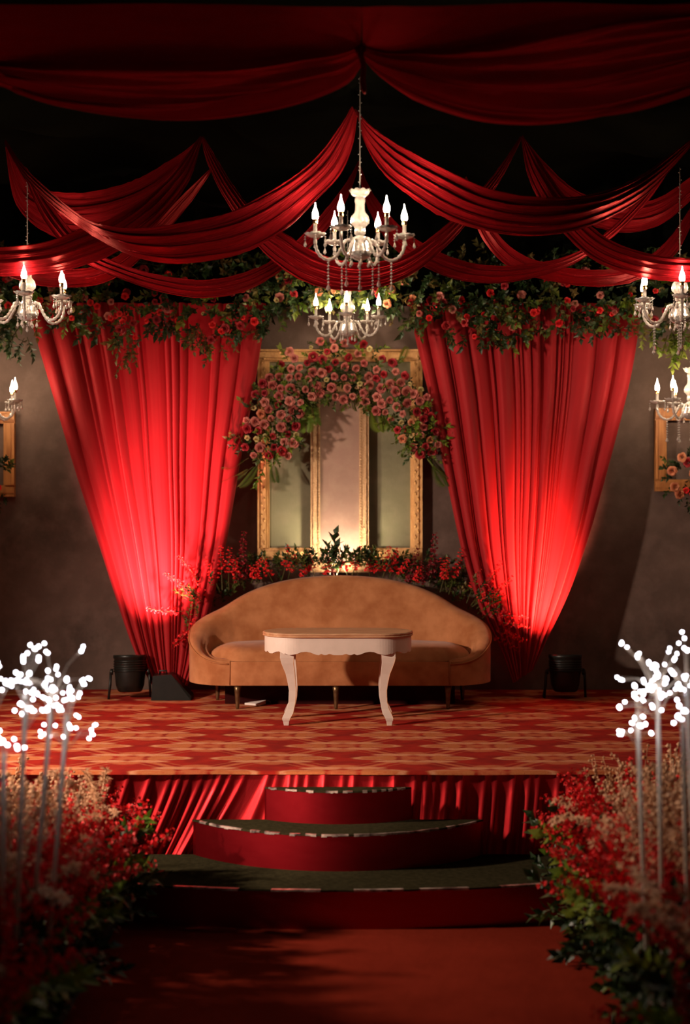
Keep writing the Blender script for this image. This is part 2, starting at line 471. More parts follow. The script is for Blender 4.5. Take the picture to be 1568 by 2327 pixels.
# ------------------------------------------------------------------ cloth swags of the canopy
def swag(label, up, lo, pleats=9, amp=.035, bulge=.10, seed=1, nu=90, nv=70, m='satin', group='red canopy swags', name='fabric_swag', fine=1.0, lip=.35, du=None, dl=None):
    # the strip hangs nearly level in depth: its upper edge in view is the nearer one
    def deep(q, d):
        if d is None: return q
        m_ = len(q)-1; out = []
        for i, (a_, b_, c_) in enumerate(q):
            w_ = sin(pi*i/m_)**.5 if 0 < i < m_ else 0
            out.append((a_, b_, c_*(1-w_)+d*w_))
        return out
    U = spline([P(*p) for p in deep(up, du)], nu); L = spline([P(*p) for p in deep(lo, dl)], nu)
    rs = random.Random(seed)
    ph = [rs.uniform(0, 6.28) for _ in range(8)]; fr = [pleats*rs.uniform(.8, 1.2), pleats*2.1*rs.uniform(.8, 1.2), pleats*4.3]
    am = [1, .45, .22]
    base = [[None]*nv for _ in range(nu)]
    for i in range(nu):
        u = i/(nu-1); wdt = (L[i]-U[i]).length
        for j in range(nv):
            v = j/(nv-1)
            p = U[i].lerp(L[i], v)
            b = bulge*min(1, wdt/.35)*(sin(pi*v)**.8)
            h = 0
            for k in range(3):
                h += am[k]*(1-2*abs(sin(pi*fr[k]*v*.5 + ph[k] + .5*sin(2.2*u*pi+ph[k+3])*(1-.3*k)))**.8)
            h *= amp*min(1, wdt/.30)
            edge = lip*.08*math.exp(-(v/.10)**2) + lip*.06*math.exp(-((1-v)/.07)**2)
            fray = .006*mnoise.noise(Vector((u*60, seed, 0)))*(1 if j in (0, nv-1) else 0)
            ex = Vector((0, -(b + h) - edge*min(1, wdt/.3), .35*h + fray))
            base[i][j] = p + ex
    org = (U[nu//2]+L[nu//2])/2
    v = [base[i][j]-org for i in range(nu) for j in range(nv)]
    uv = [(i/(nu-1)*4, j/(nv-1)) for i in range(nu) for j in range(nv)]
    f = [[i*nv+j, (i+1)*nv+j, (i+1)*nv+j+1, i*nv+j+1] for i in range(nu-1) for j in range(nv-1)]
    o = mesh_obj(name, v, f, M[m], None, org, True, uv)
    return tag(o, label, 'drape', group)

A = 7.3
swag('large red swag falling left from the centre peak above the chandelier',
     [(800, 240, 7.3), (770, 290, 7.33), (720, 355, 7.5), (660, 405, 7.6), (600, 440, 7.68), (520, 478, 7.74), (430, 500, 7.78), (340, 516, 7.8), (250, 515, 7.82), (185, 492, 7.84), (110, 430, 7.8), (50, 370, 7.9), (12, 315, 7.96)],
     [(812, 262, 7.3), (802, 330, 7.38), (775, 395, 7.46), (720, 455, 7.5), (655, 520, 7.5), (570, 570, 7.5), (480, 590, 7.5), (390, 596, 7.5), (300, 578, 7.55), (205, 530, 7.6), (120, 468, 7.7), (50, 395, 7.8), (10, 325, 7.96)],
     8, .030, .06, 3, 110, 90, du=7.42, dl=7.62)
swag('large red swag falling right from the centre peak above the chandelier',
     [(806, 245, 7.3), (845, 285, 7.33), (900, 320, 7.5), (960, 352, 7.6), (1040, 390, 7.68), (1120, 425, 7.74), (1200, 440, 7.78), (1290, 443, 7.8), (1380, 430, 7.82), (1460, 395, 7.84), (1530, 345, 7.85), (1600, 290, 7.96)],
     [(812, 262, 7.3), (830, 330, 7.38), (870, 395, 7.46), (930, 445, 7.5), (1000, 490, 7.5), (1080, 520, 7.5), (1160, 535, 7.5), (1240, 534, 7.5), (1320, 518, 7.55), (1400, 485, 7.6), (1480, 430, 7.7), (1600, 300, 7.96)],
     8, .030, .06, 5, 110, 90, du=7.42, dl=7.62)
swag('red swag hanging behind the large crystal chandelier, its shiny bottom just above the smaller one',
     [(462, 308, 7.87), (490, 355, 7.95), (530, 420, 8.0), (590, 495, 8.0), (650, 530, 8.0), (720, 572, 8.0), (790, 592, 8.0), (860, 592, 8.0), (930, 570, 8.0), (1000, 520, 8.0), (1060, 465, 8.0), (1130, 385, 7.95), (1183, 308, 7.87)],
     [(458, 312, 7.87), (468, 360, 7.87), (505, 440, 7.85), (565, 530, 7.8), (620, 590, 7.8), (690, 638, 7.78), (770, 659, 7.78), (850, 655, 7.78), (925, 628, 7.78), (985, 585, 7.8), (1050, 520, 7.82), (1130, 420, 7.85), (1186, 314, 7.87)],
     8, .022, .05, 8, 110, 80, du=7.82, dl=8.0)
swag('dim lower red swag over the left curtain, ending behind the chandelier',
     [(60, 380, 8.0), (120, 470, 8.1), (200, 560, 8.2), (290, 605, 8.2), (380, 628, 8.2), (470, 637, 8.2), (560, 620, 8.2), (640, 578, 8.25), (720, 500, 8.3), (780, 425, 8.4), (815, 365, 8.45)],
     [(50, 385, 8.0), (100, 500, 8.0), (180, 590, 8.0), (270, 632, 7.95), (370, 665, 7.9), (465, 678, 7.9), (560, 660, 7.9), (650, 606, 8.0), (735, 530, 8.15), (790, 450, 8.3), (818, 368, 8.45)],
     6, .025, .05, 11, 90, 60, du=8.12, dl=8.25)
swag('lower red swag over the right curtain, beside the hanging chandelier',
     [(815, 365, 8.45), (850, 440, 8.35), (920, 520, 8.3), (990, 565, 8.2), (1060, 592, 8.2), (1140, 602, 8.2), (1220, 595, 8.2), (1290, 578, 8.2), (1360, 540, 8.2), (1440, 465, 8.1), (1530, 360, 8.0)],
     [(812, 368, 8.45), (835, 470, 8.3), (890, 560, 8.1), (960, 605, 7.95), (1040, 636, 7.9), (1130, 643, 7.9), (1220, 628, 7.9), (1300, 600, 7.95), (1390, 540, 8.0), (1470, 460, 8.05), (1535, 364, 8.0)],
     6, .025, .05, 13, 90, 60, du=8.12, dl=8.25)
swag('shiny red swag above the left hanging chandelier',
     [(455, 308, 7.87), (400, 380, 7.85), (320, 455, 7.8), (250, 500, 7.8), (190, 520, 7.8), (120, 548, 7.8), (50, 560, 7.8), (-30, 562, 7.8), (-120, 540, 7.8), (-220, 460, 7.85), (-330, 310, 7.9)],
     [(460, 312, 7.87), (430, 410, 7.8), (360, 500, 7.7), (290, 555, 7.6), (220, 590, 7.5), (140, 612, 7.45), (60, 622, 7.45), (-30, 624, 7.45), (-130, 600, 7.5), (-240, 510, 7.7), (-335, 314, 7.9)],
     9, .020, .04, 17, 90, 60, du=7.72, dl=7.9)
swag('shiny red swag above the right hanging chandelier',
     [(1188, 306, 7.87), (1230, 370, 7.85), (1280, 440, 7.8), (1330, 500, 7.75), (1380, 540, 7.7), (1440, 565, 7.7), (1510, 580, 7.7), (1590, 582, 7.7), (1680, 560, 7.7), (1780, 470, 7.8), (1890, 310, 7.9)],
     [(1184, 312, 7.87), (1200, 400, 7.8), (1240, 480, 7.65), (1290, 540, 7.5), (1345, 588, 7.4), (1410, 617, 7.35), (1490, 634, 7.3), (1590, 638, 7.3), (1690, 615, 7.35), (1800, 520, 7.6), (1895, 314, 7.9)],
     9, .020, .04, 19, 90, 60, du=7.72, dl=7.9)
swag('dim red swag at the back left, just above the garland',
     [(-60, 420, 8.7), (-20, 540, 8.8), (60, 600, 8.9), (150, 612, 8.9), (230, 600, 8.9), (310, 550, 8.8), (400, 460, 8.7), (480, 380, 8.6)],
     [(-70, 425, 8.7), (-40, 580, 8.7), (50, 640, 8.7), (150, 655, 8.7), (245, 640, 8.7), (330, 580, 8.7), (420, 480, 8.7), (484, 384, 8.6)],
     5, .02, .04, 23, 60, 40, du=8.6, dl=8.8)
swag('dim red swag at the back right, just above the garland',
     [(1060, 400, 8.6), (1110, 500, 8.7), (1170, 570, 8.9), (1260, 605, 8.9), (1350, 615, 8.9), (1440, 600, 8.9), (1520, 540, 8.8), (1600, 420, 8.7)],
     [(1056, 404, 8.6), (1090, 530, 8.7), (1160, 610, 8.7), (1260, 642, 8.7), (1360, 652, 8.7), (1450, 635, 8.7), (1540, 570, 8.7), (1604, 424, 8.7)],
     5, .02, .04, 29, 60, 40, du=8.6, dl=8.8)
swag('faint red streamer rising from the left to its own small peak',
     [(15, 330, 8.5), (70, 420, 8.6), (150, 440, 8.6), (240, 430, 8.6), (330, 400, 8.6), (410, 350, 8.5), (458, 310, 8.4)],
     [(12, 334, 8.5), (40, 470, 8.5), (130, 540, 8.5), (240, 540, 8.5), (340, 490, 8.5), (425, 400, 8.4), (462, 314, 8.4)],
     5, .02, .04, 31, 60, 40, du=8.6, dl=8.75)
swag('faint red streamer at the far right edge of the canopy',
     [(1190, 312, 8.5), (1240, 370, 8.6), (1310, 430, 8.6), (1400, 460, 8.6), (1490, 450, 8.6), (1570, 400, 8.5), (1640, 330, 8.4)],
     [(1186, 316, 8.5), (1225, 410, 8.5), (1300, 490, 8.5), (1400, 530, 8.5), (1500, 510, 8.5), (1590, 430, 8.4), (1644, 334, 8.4)],
     5, .02, .04, 37, 60, 40, du=8.6, dl=8.75)
# the big front sheets: plain above, with folds fanning out of the knot below
def sheet(label, top, mid, bot, vm, pleats, amp, seed, nu=130, nv=120):
    T_ = spline([P(*p) for p in top], nu); C_ = spline([P(*p) for p in mid], nu); B_ = spline([P(*p) for p in bot], nu)
    rs = random.Random(seed); v = []; uv = []; org = C_[nu//2].copy()
    ks = [(pleats*rs.uniform(.9, 1.1), rs.uniform(0, 6), 1), (pleats*1.9, rs.uniform(0, 6), .5), (pleats*3.7, rs.uniform(0, 6), .25)]
    for i in range(nu):
        u = i/(nu-1); ga = min(1, u*6+.12)
        for j in range(nv):
            q = j/(nv-1)
            if q < vm:
                e = q/vm; p = T_[i].lerp(C_[i], e); h = .022*mnoise.noise(Vector((u*3, e*2, seed)))*ga; b = 0
                b = .05*sin(pi*e)*ga; z_ = 0
                h += amp*.5*max(0, e-.75)*4*(sin(2*pi*3*(e-.75)*4+3*u))*.3
            else:
                e = (q-vm)/(1-vm); p = C_[i].lerp(B_[i], e); b = .10*sin(pi*e)*ga
                h = 0
                for (f_, ph, a_) in ks: h += a_*(1-2*abs(sin(pi*f_*e*.5+ph+.9*sin(1.4*u*pi+ph)*(.6 if a_ == 1 else .3)))**.85)
                h *= amp*ga*(.4+.6*min(1, e*5))
            p = p + Vector((0, -b-h, .3*h)); v.append(p-org); uv.append((u*4, q))
    f = [[i*nv+j, (i+1)*nv+j, (i+1)*nv+j+1, i*nv+j+1] for i in range(nu-1) for j in range(nv-1)]
    o = mesh_obj('fabric_sheet', v, f, M['satin_dark'], None, org, True, uv)
    return tag(o, label, 'drape', 'dark ceiling sheets')
sheet('broad dark red ceiling sheet at the top left, nearest the viewer',
      [(822, 16, 5.7), (700, 12, 5.6), (560, 10, 5.6), (400, 10, 5.6), (250, 10, 5.6), (100, 10, 5.6), (-150, 10, 5.6)],
      [(820, 104, 6.2), (760, 128, 6.2), (680, 145, 6.15), (560, 158, 6.1), (400, 162, 6.1), (200, 160, 6.1), (60, 158, 6.1), (-150, 150, 6.1)],
      [(820, 150, 6.25), (790, 184, 6.2), (720, 212, 6.15), (600, 244, 6.1), (440, 267, 6.05), (280, 264, 6.05), (130, 240, 6.1), (50, 215, 6.15), (-10, 190, 6.2), (-150, 165, 6.2)], .42, 6, .042, 41)
sheet('broad dark red ceiling sheet at the top right, nearest the viewer',
      [(822, 16, 5.7), (900, 12, 5.6), (1050, 10, 5.6), (1200, 10, 5.6), (1350, 10, 5.6), (1500, 10, 5.6), (1720, 10, 5.6)],
      [(824, 104, 6.2), (880, 124, 6.2), (960, 132, 6.15), (1060, 126, 6.1), (1180, 100, 6.05), (1300, 72, 6.0), (1450, 42, 5.9), (1720, 20, 5.8)],
      [(828, 135, 6.25), (860, 165, 6.25), (920, 200, 6.2), (1000, 236, 6.15), (1100, 266, 6.1), (1220, 279, 6.05), (1340, 273, 6.05), (1450, 251, 6.1), (1560, 215, 6.15), (1720, 160, 6.2)], .30, 8, .048, 43)
mb = MB(); mb.tube(spline([P(823, 95, 6.2), P(818, 115, 6.2), P(826, 150, 6.2), P(824, 185, 6.2), P(829, 212, 6.2)], 14), [.018, .022, .026, .016, .012, .012, .012, .011, .011, .012, .013, .013, .011, .004], 8)
tag(mb.obj('tie_knot', M['satin']), 'knotted red cloth tie hanging between the two ceiling sheets', 'tie')

# ------------------------------------------------------------------ curtains
def curtain(label, le, re, seed, n_folds, side):
    """le / re: measured edge points, top to bottom"""
    N = 60
    Lp = spline([P(x, y, d) for x, y, d in le], N); Rp = spline([P(x, y, d) for x, y, d in re], N)
    rs = random.Random(seed); prof = []; x = 0
    while x < 1:
        wd = rs.choice([.016, .024, .04, .06, .085, .10])*rs.uniform(.8, 1.2)
        prof.append((x, wd, rs.uniform(.45, 1.2), rs.uniform(.3, .7))); x += wd
    tot = x
    nu = 420
    def hgt(u):
        q = u*tot
        for (a, wd, am, sk) in prof:
            if q < a+wd:
                t = (q-a)/wd
                t = t/(2*sk) if t < sk else .5+(t-sk)/(2*(1-sk))
                return am*sin(pi*t)**.55*min(1, wd/.045)
        return 0
    H = [hgt(i/(nu-1)) for i in range(nu)]
    v = []; uv = []
    org = (Lp[0]+Rp[0])/2
    for i in range(nu):
        u = i/(nu-1)
        for j in range(N):
            t = j/(N-1)
            wob = .010*mnoise.noise(Vector((u*7, t*2.5, seed)))*sin(pi*t)
            p = Lp[j].lerp(Rp[j], min(1, max(0, u+wob)))
            wfac = (Rp[j]-Lp[j]).length
            dep = .048+.034*min(1, wfac/1.6)
            p = p + Vector((0, -dep*H[i] + .05*mnoise.noise(Vector((u*4, t*1.5, seed+5))), 0))
            v.append(p-org); uv.append((u, t))
    f = [[i*N+j, (i+1)*N+j, (i+1)*N+j+1, i*N+j+1] for i in range(nu-1) for j in range(N-1)]
    o = mesh_obj('curtain', v, f, M['curtain'], None, org, True, uv)
    return tag(o, label, 'curtain', 'tall red curtains on either side of the sofa')
curtain('tall red curtain left of the sofa, gathered down behind the left stage lamp',
        [(60, 690, 10.45), (80, 760, 10.45), (125, 910, 10.45), (178, 1090, 10.42), (235, 1270, 10.38), (280, 1410, 10.33), (312, 1495, 10.3), (345, 1555, 10.25)],
        [(605, 690, 10.45), (597, 760, 10.45), (575, 900, 10.45), (545, 1060, 10.45), (515, 1230, 10.42), (480, 1380, 10.38), (452, 1490, 10.33), (425, 1560, 10.25)], 5, 26, -1)
curtain('tall red curtain right of the sofa, drawn to a point near the right lamp',
        [(932, 690, 10.45), (942, 760, 10.45), (975, 900, 10.45), (1012, 1080, 10.42), (1048, 1250, 10.38), (1090, 1380, 10.34), (1135, 1470, 10.3), (1165, 1550, 10.25)],
        [(1458, 690, 10.45), (1450, 760, 10.45), (1428, 880, 10.45), (1385, 1050, 10.44), (1345, 1200, 10.4), (1300, 1330, 10.36), (1250, 1440, 10.3), (1212, 1520, 10.25)], 9, 26, 1)

# ------------------------------------------------------------------ gilded frames on the wall
def rail(mb, a, b, wd, y0, y1, prof):
    """straight moulding from a to b (x,z) of width wd with a stepped profile"""
    a = Vector(a); b = Vector(b); d = (b-a).normalized(); n = Vector((-d.y, d.x))
    for (s0, s1, yy) in prof:
        p = [a+n*wd*s0, b+n*wd*s0, b+n*wd*s1, a+n*wd*s1]
        v = [(q.x, y1, q.y) for q in p]+[(q.x, y0+yy, q.y) for q in p]
        mb.add(v, [[4, 5, 6, 7], [0, 4, 7, 3], [1, 2, 6, 5], [0, 1, 5, 4], [3, 7, 6, 2]])
def frame_thing(label, x0, x1, z0, z1, bw, y, mat, prof, backing=None, beads=False, group=None, ornaments=True, dp=.05):
    t = thing('picture_frame', label, 'frame', ((x0+x1)/2, y, z0), group)
    X0 = x0-(x0+x1)/2; X1 = -X0; H = z1-z0
    for a, b, wd in (((X0, bw), (X0, H-bw), -bw), ((X1, bw), (X1, H-bw), bw), ((X0, 0), (X1, 0), bw), ((X0, H), (X1, H), -bw)):
        mb = MB(); rail(mb, a, b, wd, 0, dp, prof); mb.obj('frame_rail', mat, t, smooth=False)
    if backing:
        MB().box((X0+bw*.5, dp-.006, bw*.5), (X1-bw*.5, dp, H-bw*.5)).obj('backing_panel', backing, t, smooth=False)
    if beads:
        mb = MB(); z = .04
        while z < H-.04:
            for sx in (X0+bw*.86, X1-bw*.86): mb.octa((sx, -.006, z), .008)
            z += .021
        o = mb.obj('beading', mat, t); o['kind'] = 'stuff'
    if ornaments:
        mb = MB(); z = .05; k = 0
        while z < H-.05:
            for sx in (X0+bw*.45, X1-bw*.45):
                mb.octa((sx+.010*(-1)**k, .004, z), .010, .020)
            z += .04; k += 1
        o = mb.obj('carved_ornament', mat, t); o['kind'] = 'stuff'
    return t
s305 = F_PX/10.62
def WX(px): return (px-784)/s305
def WZ(py): return EYE+(1163-py)/s305
P1 = [(0, .16, 0), (.16, .30, .012), (.30, .70, .004), (.70, .86, .016), (.86, 1, .028)]
frame_thing('wide gold picture frame with grey-green backing, on the wall behind the sofa', WX(585), WX(960), WZ(1272), WZ(793), .088, 10.62, M['gold'], P1, M['panel_green'])
frame_thing('tall narrow beaded gold frame with pale blush backing, in front of the wide one', WX(706), WX(838), WZ(1300), WZ(868), .070, 10.585, M['gilt_ornate'], [(0, .25, .008), (.25, .7, 0), (.7, 1, .010)], M['panel_pink'], True, dp=.034)
frame_thing('golden wooden frame at the left edge of the wall, cut off by the picture', WX(-150), WX(32), WZ(1128), WZ(935), .085, 10.62, M['oak'], P1, None, ornaments=False)
frame_thing('golden wooden frame on the right of the wall with flowers in its corner', WX(1490), WX(1690), WZ(1116), WZ(927), .088, 10.62, M['oak'], P1, None, ornaments=False)

# ------------------------------------------------------------------ flowers and leaves (shared meshes)
def petal(mb, c, az, tilt, ln, wd, curl=0.0, r0=.0, k=0):
    """a broad cupped petal: starts r0 off the axis at az, leans out by tilt, curls out at the rim"""
    ca, sa = cos(az), sin(az); v = []
    for (t, w_) in ((0, .45), (.4, .95), (.78, 1.0), (1.0, .55)):
        tl = tilt+curl*t*t; out = r0+ln*t*sin(tl); up = ln*t*cos(tl)
        for sdn in (-1, 0, 1):
            y = sdn*w_*wd*.5; x = out-abs(sdn)*w_*wd*.22
            v.append((c[0]+x*ca-y*sa, c[1]+x*sa+y*ca, c[2]+up-(.08*ln if sdn and t == 1 else 0)))
    f = []
    for i in range(3):
        for j in range(2): f.append([i*3+j, i*3+j+1, (i+1)*3+j+1, (i+1)*3+j])
    mb.add(v, f, k)
def rose_mesh(seed, m, r=.042):
    rs = random.Random(seed); mb = MB()
    for cnt, tilt, ln, wd, r0, curl in ((6, .95, r*.80, r*1.15, r*.22, .55), (5, .50, r*.88, r*1.05, r*.26, .55), (4, .16, r*.92, r*.85, r*.26, .35), (3, .02, r*.84, r*.50, r*.12, .1)):
        a0 = rs.uniform(0, 6.28)
        for i in range(cnt): petal(mb, (0, 0, 0), a0+2*pi*i/cnt+rs.uniform(-.15, .15), tilt+rs.uniform(-.1, .1), ln*rs.uniform(.92, 1.05), wd, curl, r0)
    return mb.mesh('rose', m)
def add_leaf(mb, c, d, up, ln, wd, k=0):
    d = Vector(d).normalized(); sd = d.cross(Vector(up)); 
    if sd.length < 1e-3: sd = Vector((1, 0, 0))
    sd.normalize(); nr = sd.cross(d); c = Vector(c)
    mb.add([c, c+d*ln*.4+sd*wd*.5+nr*wd*.14, c+d*ln*.45, c+d*ln*.4-sd*wd*.5+nr*wd*.14, c+d*ln-nr*ln*.14], [[0, 1, 2], [0, 2, 3], [1, 4, 2], [2, 4, 3]], k)
def sprig_mesh(seed, m, ln=.16, n=9, lw=.036, ll=.06, name='leaf_sprig', splay=.9):
    rs = random.Random(seed); mb = MB(); pts = []
    bend = rs.uniform(-.3, .3)
    for i in range(6):
        t = i/5; pts.append(Vector((bend*ln*t*t, rs.uniform(-.005, .005), ln*t)))
    mb.tube(pts, [.003]*5+[.001], 3, 1)
    for i in range(n):
        t = .12+.88*i/(n-1); q = t*5; a = pts[int(min(q, 4))]; b = pts[int(min(q, 4))+1]; c = a.lerp(b, q-int(min(q, 4)))
        az = i*2.4+rs.uniform(-.4, .4); sp = splay*(1-.6*t)
        d = Vector((cos(az)*sp, sin(az)*sp, .35+.6*t))
        s_ = rs.uniform(.75, 1.15)
        add_leaf(mb, c, d, (cos(az)*-.3, sin(az)*-.3, 1), ll*s_, lw*s_)
    return mb.mesh(name, [m, M['stem']], False)
def fern_mesh(seed, m, ln=.34):
    rs = random.Random(seed); mb = MB(); pts = []
    for i in range(10):
        t = i/9; pts.append(Vector((.22*ln*t*t, 0, ln*t*(1-.15*t))))
    mb.tube(pts, .003, 3, 1)
    for i in range(22):
        t = .12+.86*i/21; q = t*9; k = int(min(q, 8)); c = pts[k].lerp(pts[k+1], q-k)
        for sd in (-1, 1):
            add_leaf(mb, c, (.25, sd*.8, .75), (1, 0, 0), .10*sin(pi*(.12+.82*t))+.02, .010)
    return mb.mesh('fern_frond', [m, M['stem']], False)
def spike_mesh(seed, m, ln=.30, n=18, r=.020, bare=.25, droop=.1, dense=1.0):
    """stem with open blossoms getting smaller to the tip"""
    rs = random.Random(seed); mb = MB(); pts = []; bx, by = rs.uniform(-.12, .12), rs.uniform(-.05, .05)
    for i in range(9):
        t = i/8; pts.append(Vector((bx*ln*sin(t*2.2), by*ln*t*t, ln*t - droop*ln*t**3)))
    mb.tube(pts, [.0035-.0025*i/8 for i in range(9)], 4, 1)
    for i in range(n):
        t = bare+(1-bare)*i/(n-1); q = t*8; k = int(min(q, 7)); c = pts[k].lerp(pts[k+1], q-k)
        az = i*2.4+rs.uniform(-.5, .5); rr = r*(1.1-.55*((t-bare)/(1-bare)))*rs.uniform(.8, 1.15)
        cc = c+Vector((cos(az), sin(az), rs.uniform(-.2, .5)))*rr*.9
        for q_ in range(4):
            a2 = q_*pi/2+rs.uniform(0, 1); d = Vector((cos(a2)+cos(az)*.8, sin(a2)+sin(az)*.8, rs.uniform(-.2, .7)))
            add_leaf(mb, cc, d, (cos(az), sin(az), .3), rr*1.25, rr*1.15)
    return mb.mesh('blossom_stem', [m, M['stem']], False)
def seed_branch_mesh(seed, m, ln=.34, n=34):
    rs = random.Random(seed); mb = MB()
    for b in range(3):
        bx, by = rs.uniform(-.35, .35), rs.uniform(-.35, .35); pts = [Vector((bx*ln*(i/7)**1.5, by*ln*(i/7)**1.5, ln*(i/7)*rs.uniform(.97, 1.0))) for i in range(8)]
        mb.tube(pts, .0025, 3, 1)
        for i in range(n//3):
            t = .3+.7*i/(n/3-1); q = t*7; k = int(min(q, 6)); c = pts[k].lerp(pts[k+1], q-k)
            a = rs.uniform(0, 6.28); mb.octa(c+Vector((cos(a), sin(a), 0))*.014, rs.uniform(.007, .014))
    return mb.mesh('seed_branch', [m, M['dried']])
def plume_mesh(seed, m):
    """curled feathery dried plume"""
    rs = random.Random(seed); mb = MB(); pts = []
    for i in range(16):
        t = i/15; a = t*3.6
        pts.append(Vector((.09*t+.055*(1-cos(a))*t, 0, .24*sin(min(a, 1.9)*.82)*(.3+.7*t)-.06*max(0, t-.55)*2)))
    mb.tube(pts, .004, 4, 1)
    for i in range(4, 16):
        for j in range(10):
            a = rs.uniform(0, 6.28); d = Vector((cos(a), sin(a), rs.uniform(-.4, .6)))
            add_leaf(mb, pts[i]+Vector((0, 0, rs.uniform(-.006, .006))), d, (0, 0, 1), rs.uniform(.025, .045), .008)
    return mb.mesh('dried_plume', [m, m], False)
R_pink = [rose_mesh(i, M['rose_pink']) for i in range(3)]; R_red = [rose_mesh(i+10, M['rose_red']) for i in range(3)]
R_peach = [rose_mesh(i+20, M['rose_peach'], .040) for i in range(2)]; R_bright = [rose_mesh(i+25, M['bloom_red'], .036) for i in range(2)]
R_cream = [rose_mesh(i+30, M['bloom_cream'], .026) for i in range(2)]
L_green = [sprig_mesh(i, M['leaf']) for i in range(4)]; L_lime = [sprig_mesh(i+5, M['leaf_lime']) for i in range(2)]
L_dark = [sprig_mesh(i+9, M['leaf_dark']) for i in range(3)]; L_olive = [sprig_mesh(i+14, M['leaf_olive'], .15, 9, .032, .052) for i in range(3)]
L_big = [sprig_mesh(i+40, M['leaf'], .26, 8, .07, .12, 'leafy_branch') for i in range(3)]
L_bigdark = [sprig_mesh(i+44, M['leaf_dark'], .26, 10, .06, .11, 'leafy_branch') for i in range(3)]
FERN = [fern_mesh(i, M['leaf_lime']) for i in range(2)]; FERNG = [fern_mesh(i+4, M['leaf']) for i in range(2)]
S_red = [spike_mesh(i, M['bloom_red']) for i in range(5)]; S_wine = [spike_mesh(i+7, M['bloom_wine'], .26, 34, .015, .15, 0) for i in range(2)]
S_long = [spike_mesh(i+60, M['bloom_red'], .46, 20, .018, .38, .05) for i in range(4)]
DRY = [seed_branch_mesh(i, M['dried']) for i in range(4)]; PLUME = [plume_mesh(i, M['dried']) for i in range(2)]

def face(dirv, roll=None):
    """rotation that turns local +Z to dirv"""
    q = Vector(dirv).normalized().to_track_quat('Z', 'Y')
    q = q @ Matrix.Rotation(rnd.uniform(0, 6.28) if roll is None else roll, 3, 'Z').to_quaternion()
    return q.to_euler()
def put(t, name, meshes, w_, dirv, sc=1.0, roll=None):
    o = inst(name, rnd.choice(meshes), t, Vector(w_)-t.location, face(dirv, roll), sc)
    return o

# ---- top garland, three lengths
BOT = [(-60, 790), (0, 748), (60, 752), (130, 742), (190, 755), (250, 765), (292, 812), (330, 770), (370, 745), (440, 770), (490, 812), (530, 780), (580, 765), (620, 735), (660, 705), (720, 690), (790, 690), (860, 700), (920, 740), (980, 748), (1050, 792), (1110, 782), (1180, 770), (1260, 765), (1330, 750), (1420, 755), (1470, 762), (1520, 752), (1570, 760), (1640, 770)]
def garland(label, xa, xb, n_leaf, n_rose, palette):
    xm = (xa+xb)/2; t = thing('flower_garland', label, 'garland', P(xm, 640, 10.3), 'flower garland above the curtains')
    for i in range(n_leaf):
        px = rnd.uniform(xa, xb); bot = interp(BOT, px)-14; f_ = rnd.random()**.8; py = 575+(bot-575)*f_
        D = 10.36-.16*sin(pi*min(1, f_))-rnd.uniform(0, .10)
        dn = -1.0*(f_**2)*1.4+.3
        kind = rnd.random()
        ms = L_dark if kind < .55 else (L_green if kind < .75 else (L_olive if kind < .95 else L_lime))
        put(t, 'leaf_sprig', ms, P(px, py, D), (rnd.uniform(-1, 1), -.9, dn+rnd.uniform(-.6, .4)), rnd.uniform(.7, 1.15))
    for i in range(n_rose):
        px = rnd.uniform(xa, xb); bot = interp(BOT, px)-22; py = 600+(bot-600)*rnd.random()**.75
        D = 10.12-rnd.uniform(0, .06); k = rnd.random()
        ms = palette[0] if k < .45 else (palette[1] if k < .75 else (palette[2] if k < .92 else R_cream))
        put(t, 'rose', ms, P(px, py, D), (rnd.uniform(-.8, .8), -1, rnd.uniform(-.9, .3)), rnd.uniform(.5, .9))
    return t
g1 = garland('red and olive flower garland hanging over the top of the left curtain', -60, 590, 300, 92, (R_bright, R_red, R_pink))
g2 = garland('leafy middle length of garland with peach roses behind the small chandelier', 590, 950, 190, 30, (R_peach, R_red, R_pink))
g3 = garland('dark leafy flower garland hanging over the top of the right curtain', 950, 1640, 300, 66, (R_bright, R_red, R_pink))
for g, spots in ((g1, [(292, 800), (285, 830), (490, 790), (480, 770), (440, 770)]), (g3, [(1540, 770), (1545, 800), (1555, 790), (1470, 770), (1530, 780)]), (g1, [(30, 770), (45, 800)])):
    for (px, py) in spots:
        for k in range(4):
            put(g, 'leaf_sprig', L_lime if px > 1400 else (L_olive if px > 100 else L_dark), P(px+rnd.uniform(-22, 22), py-20+rnd.uniform(-15, 10), 10.2), (rnd.uniform(-.5, .5), -.4, -1), rnd.uniform(.7, 1.0))

# ---- flower arch around the frames
arch = thing('floral_arch', 'arch of pink and deep red roses wrapped over the gold frames', 'floral arch', P(772, 900, 10.5))
AR = [(612, 1035, 50), (612, 985, 62), (622, 930, 58), (655, 885, 52), (700, 845, 62), (770, 838, 72), (838, 850, 66), (880, 885, 52), (925, 925, 52), (945, 965, 44), (962, 1005, 36), (968, 1030, 26)]
def arch_pt(t, s):
    q = t*(len(AR)-1); k = int(min(q, len(AR)-2)); a = AR[k]; b = AR[k+1]; e = q-k
    x, y, r = [a[i]+(b[i]-a[i])*e for i in range(3)]
    dx, dy = b[0]-a[0], b[1]-a[1]; L = math.hypot(dx, dy)
    return x - dy/L*s*r, y + dx/L*s*r
for i in range(280):
    t_ = rnd.random(); s_ = rnd.uniform(-1.1, 1.1); x, y = arch_pt(t_, s_); k = rnd.random()
    ms = L_dark if k < .15 else (L_green if k < .62 else L_lime)
    put(arch, 'leaf_sprig', ms, P(x, y, 10.46-.05*(1-s_*s_)-rnd.uniform(0, .04)), (rnd.uniform(-1, 1), -.6, rnd.uniform(-1, .6)), rnd.uniform(.5, .85))
pts = []
tries = 0
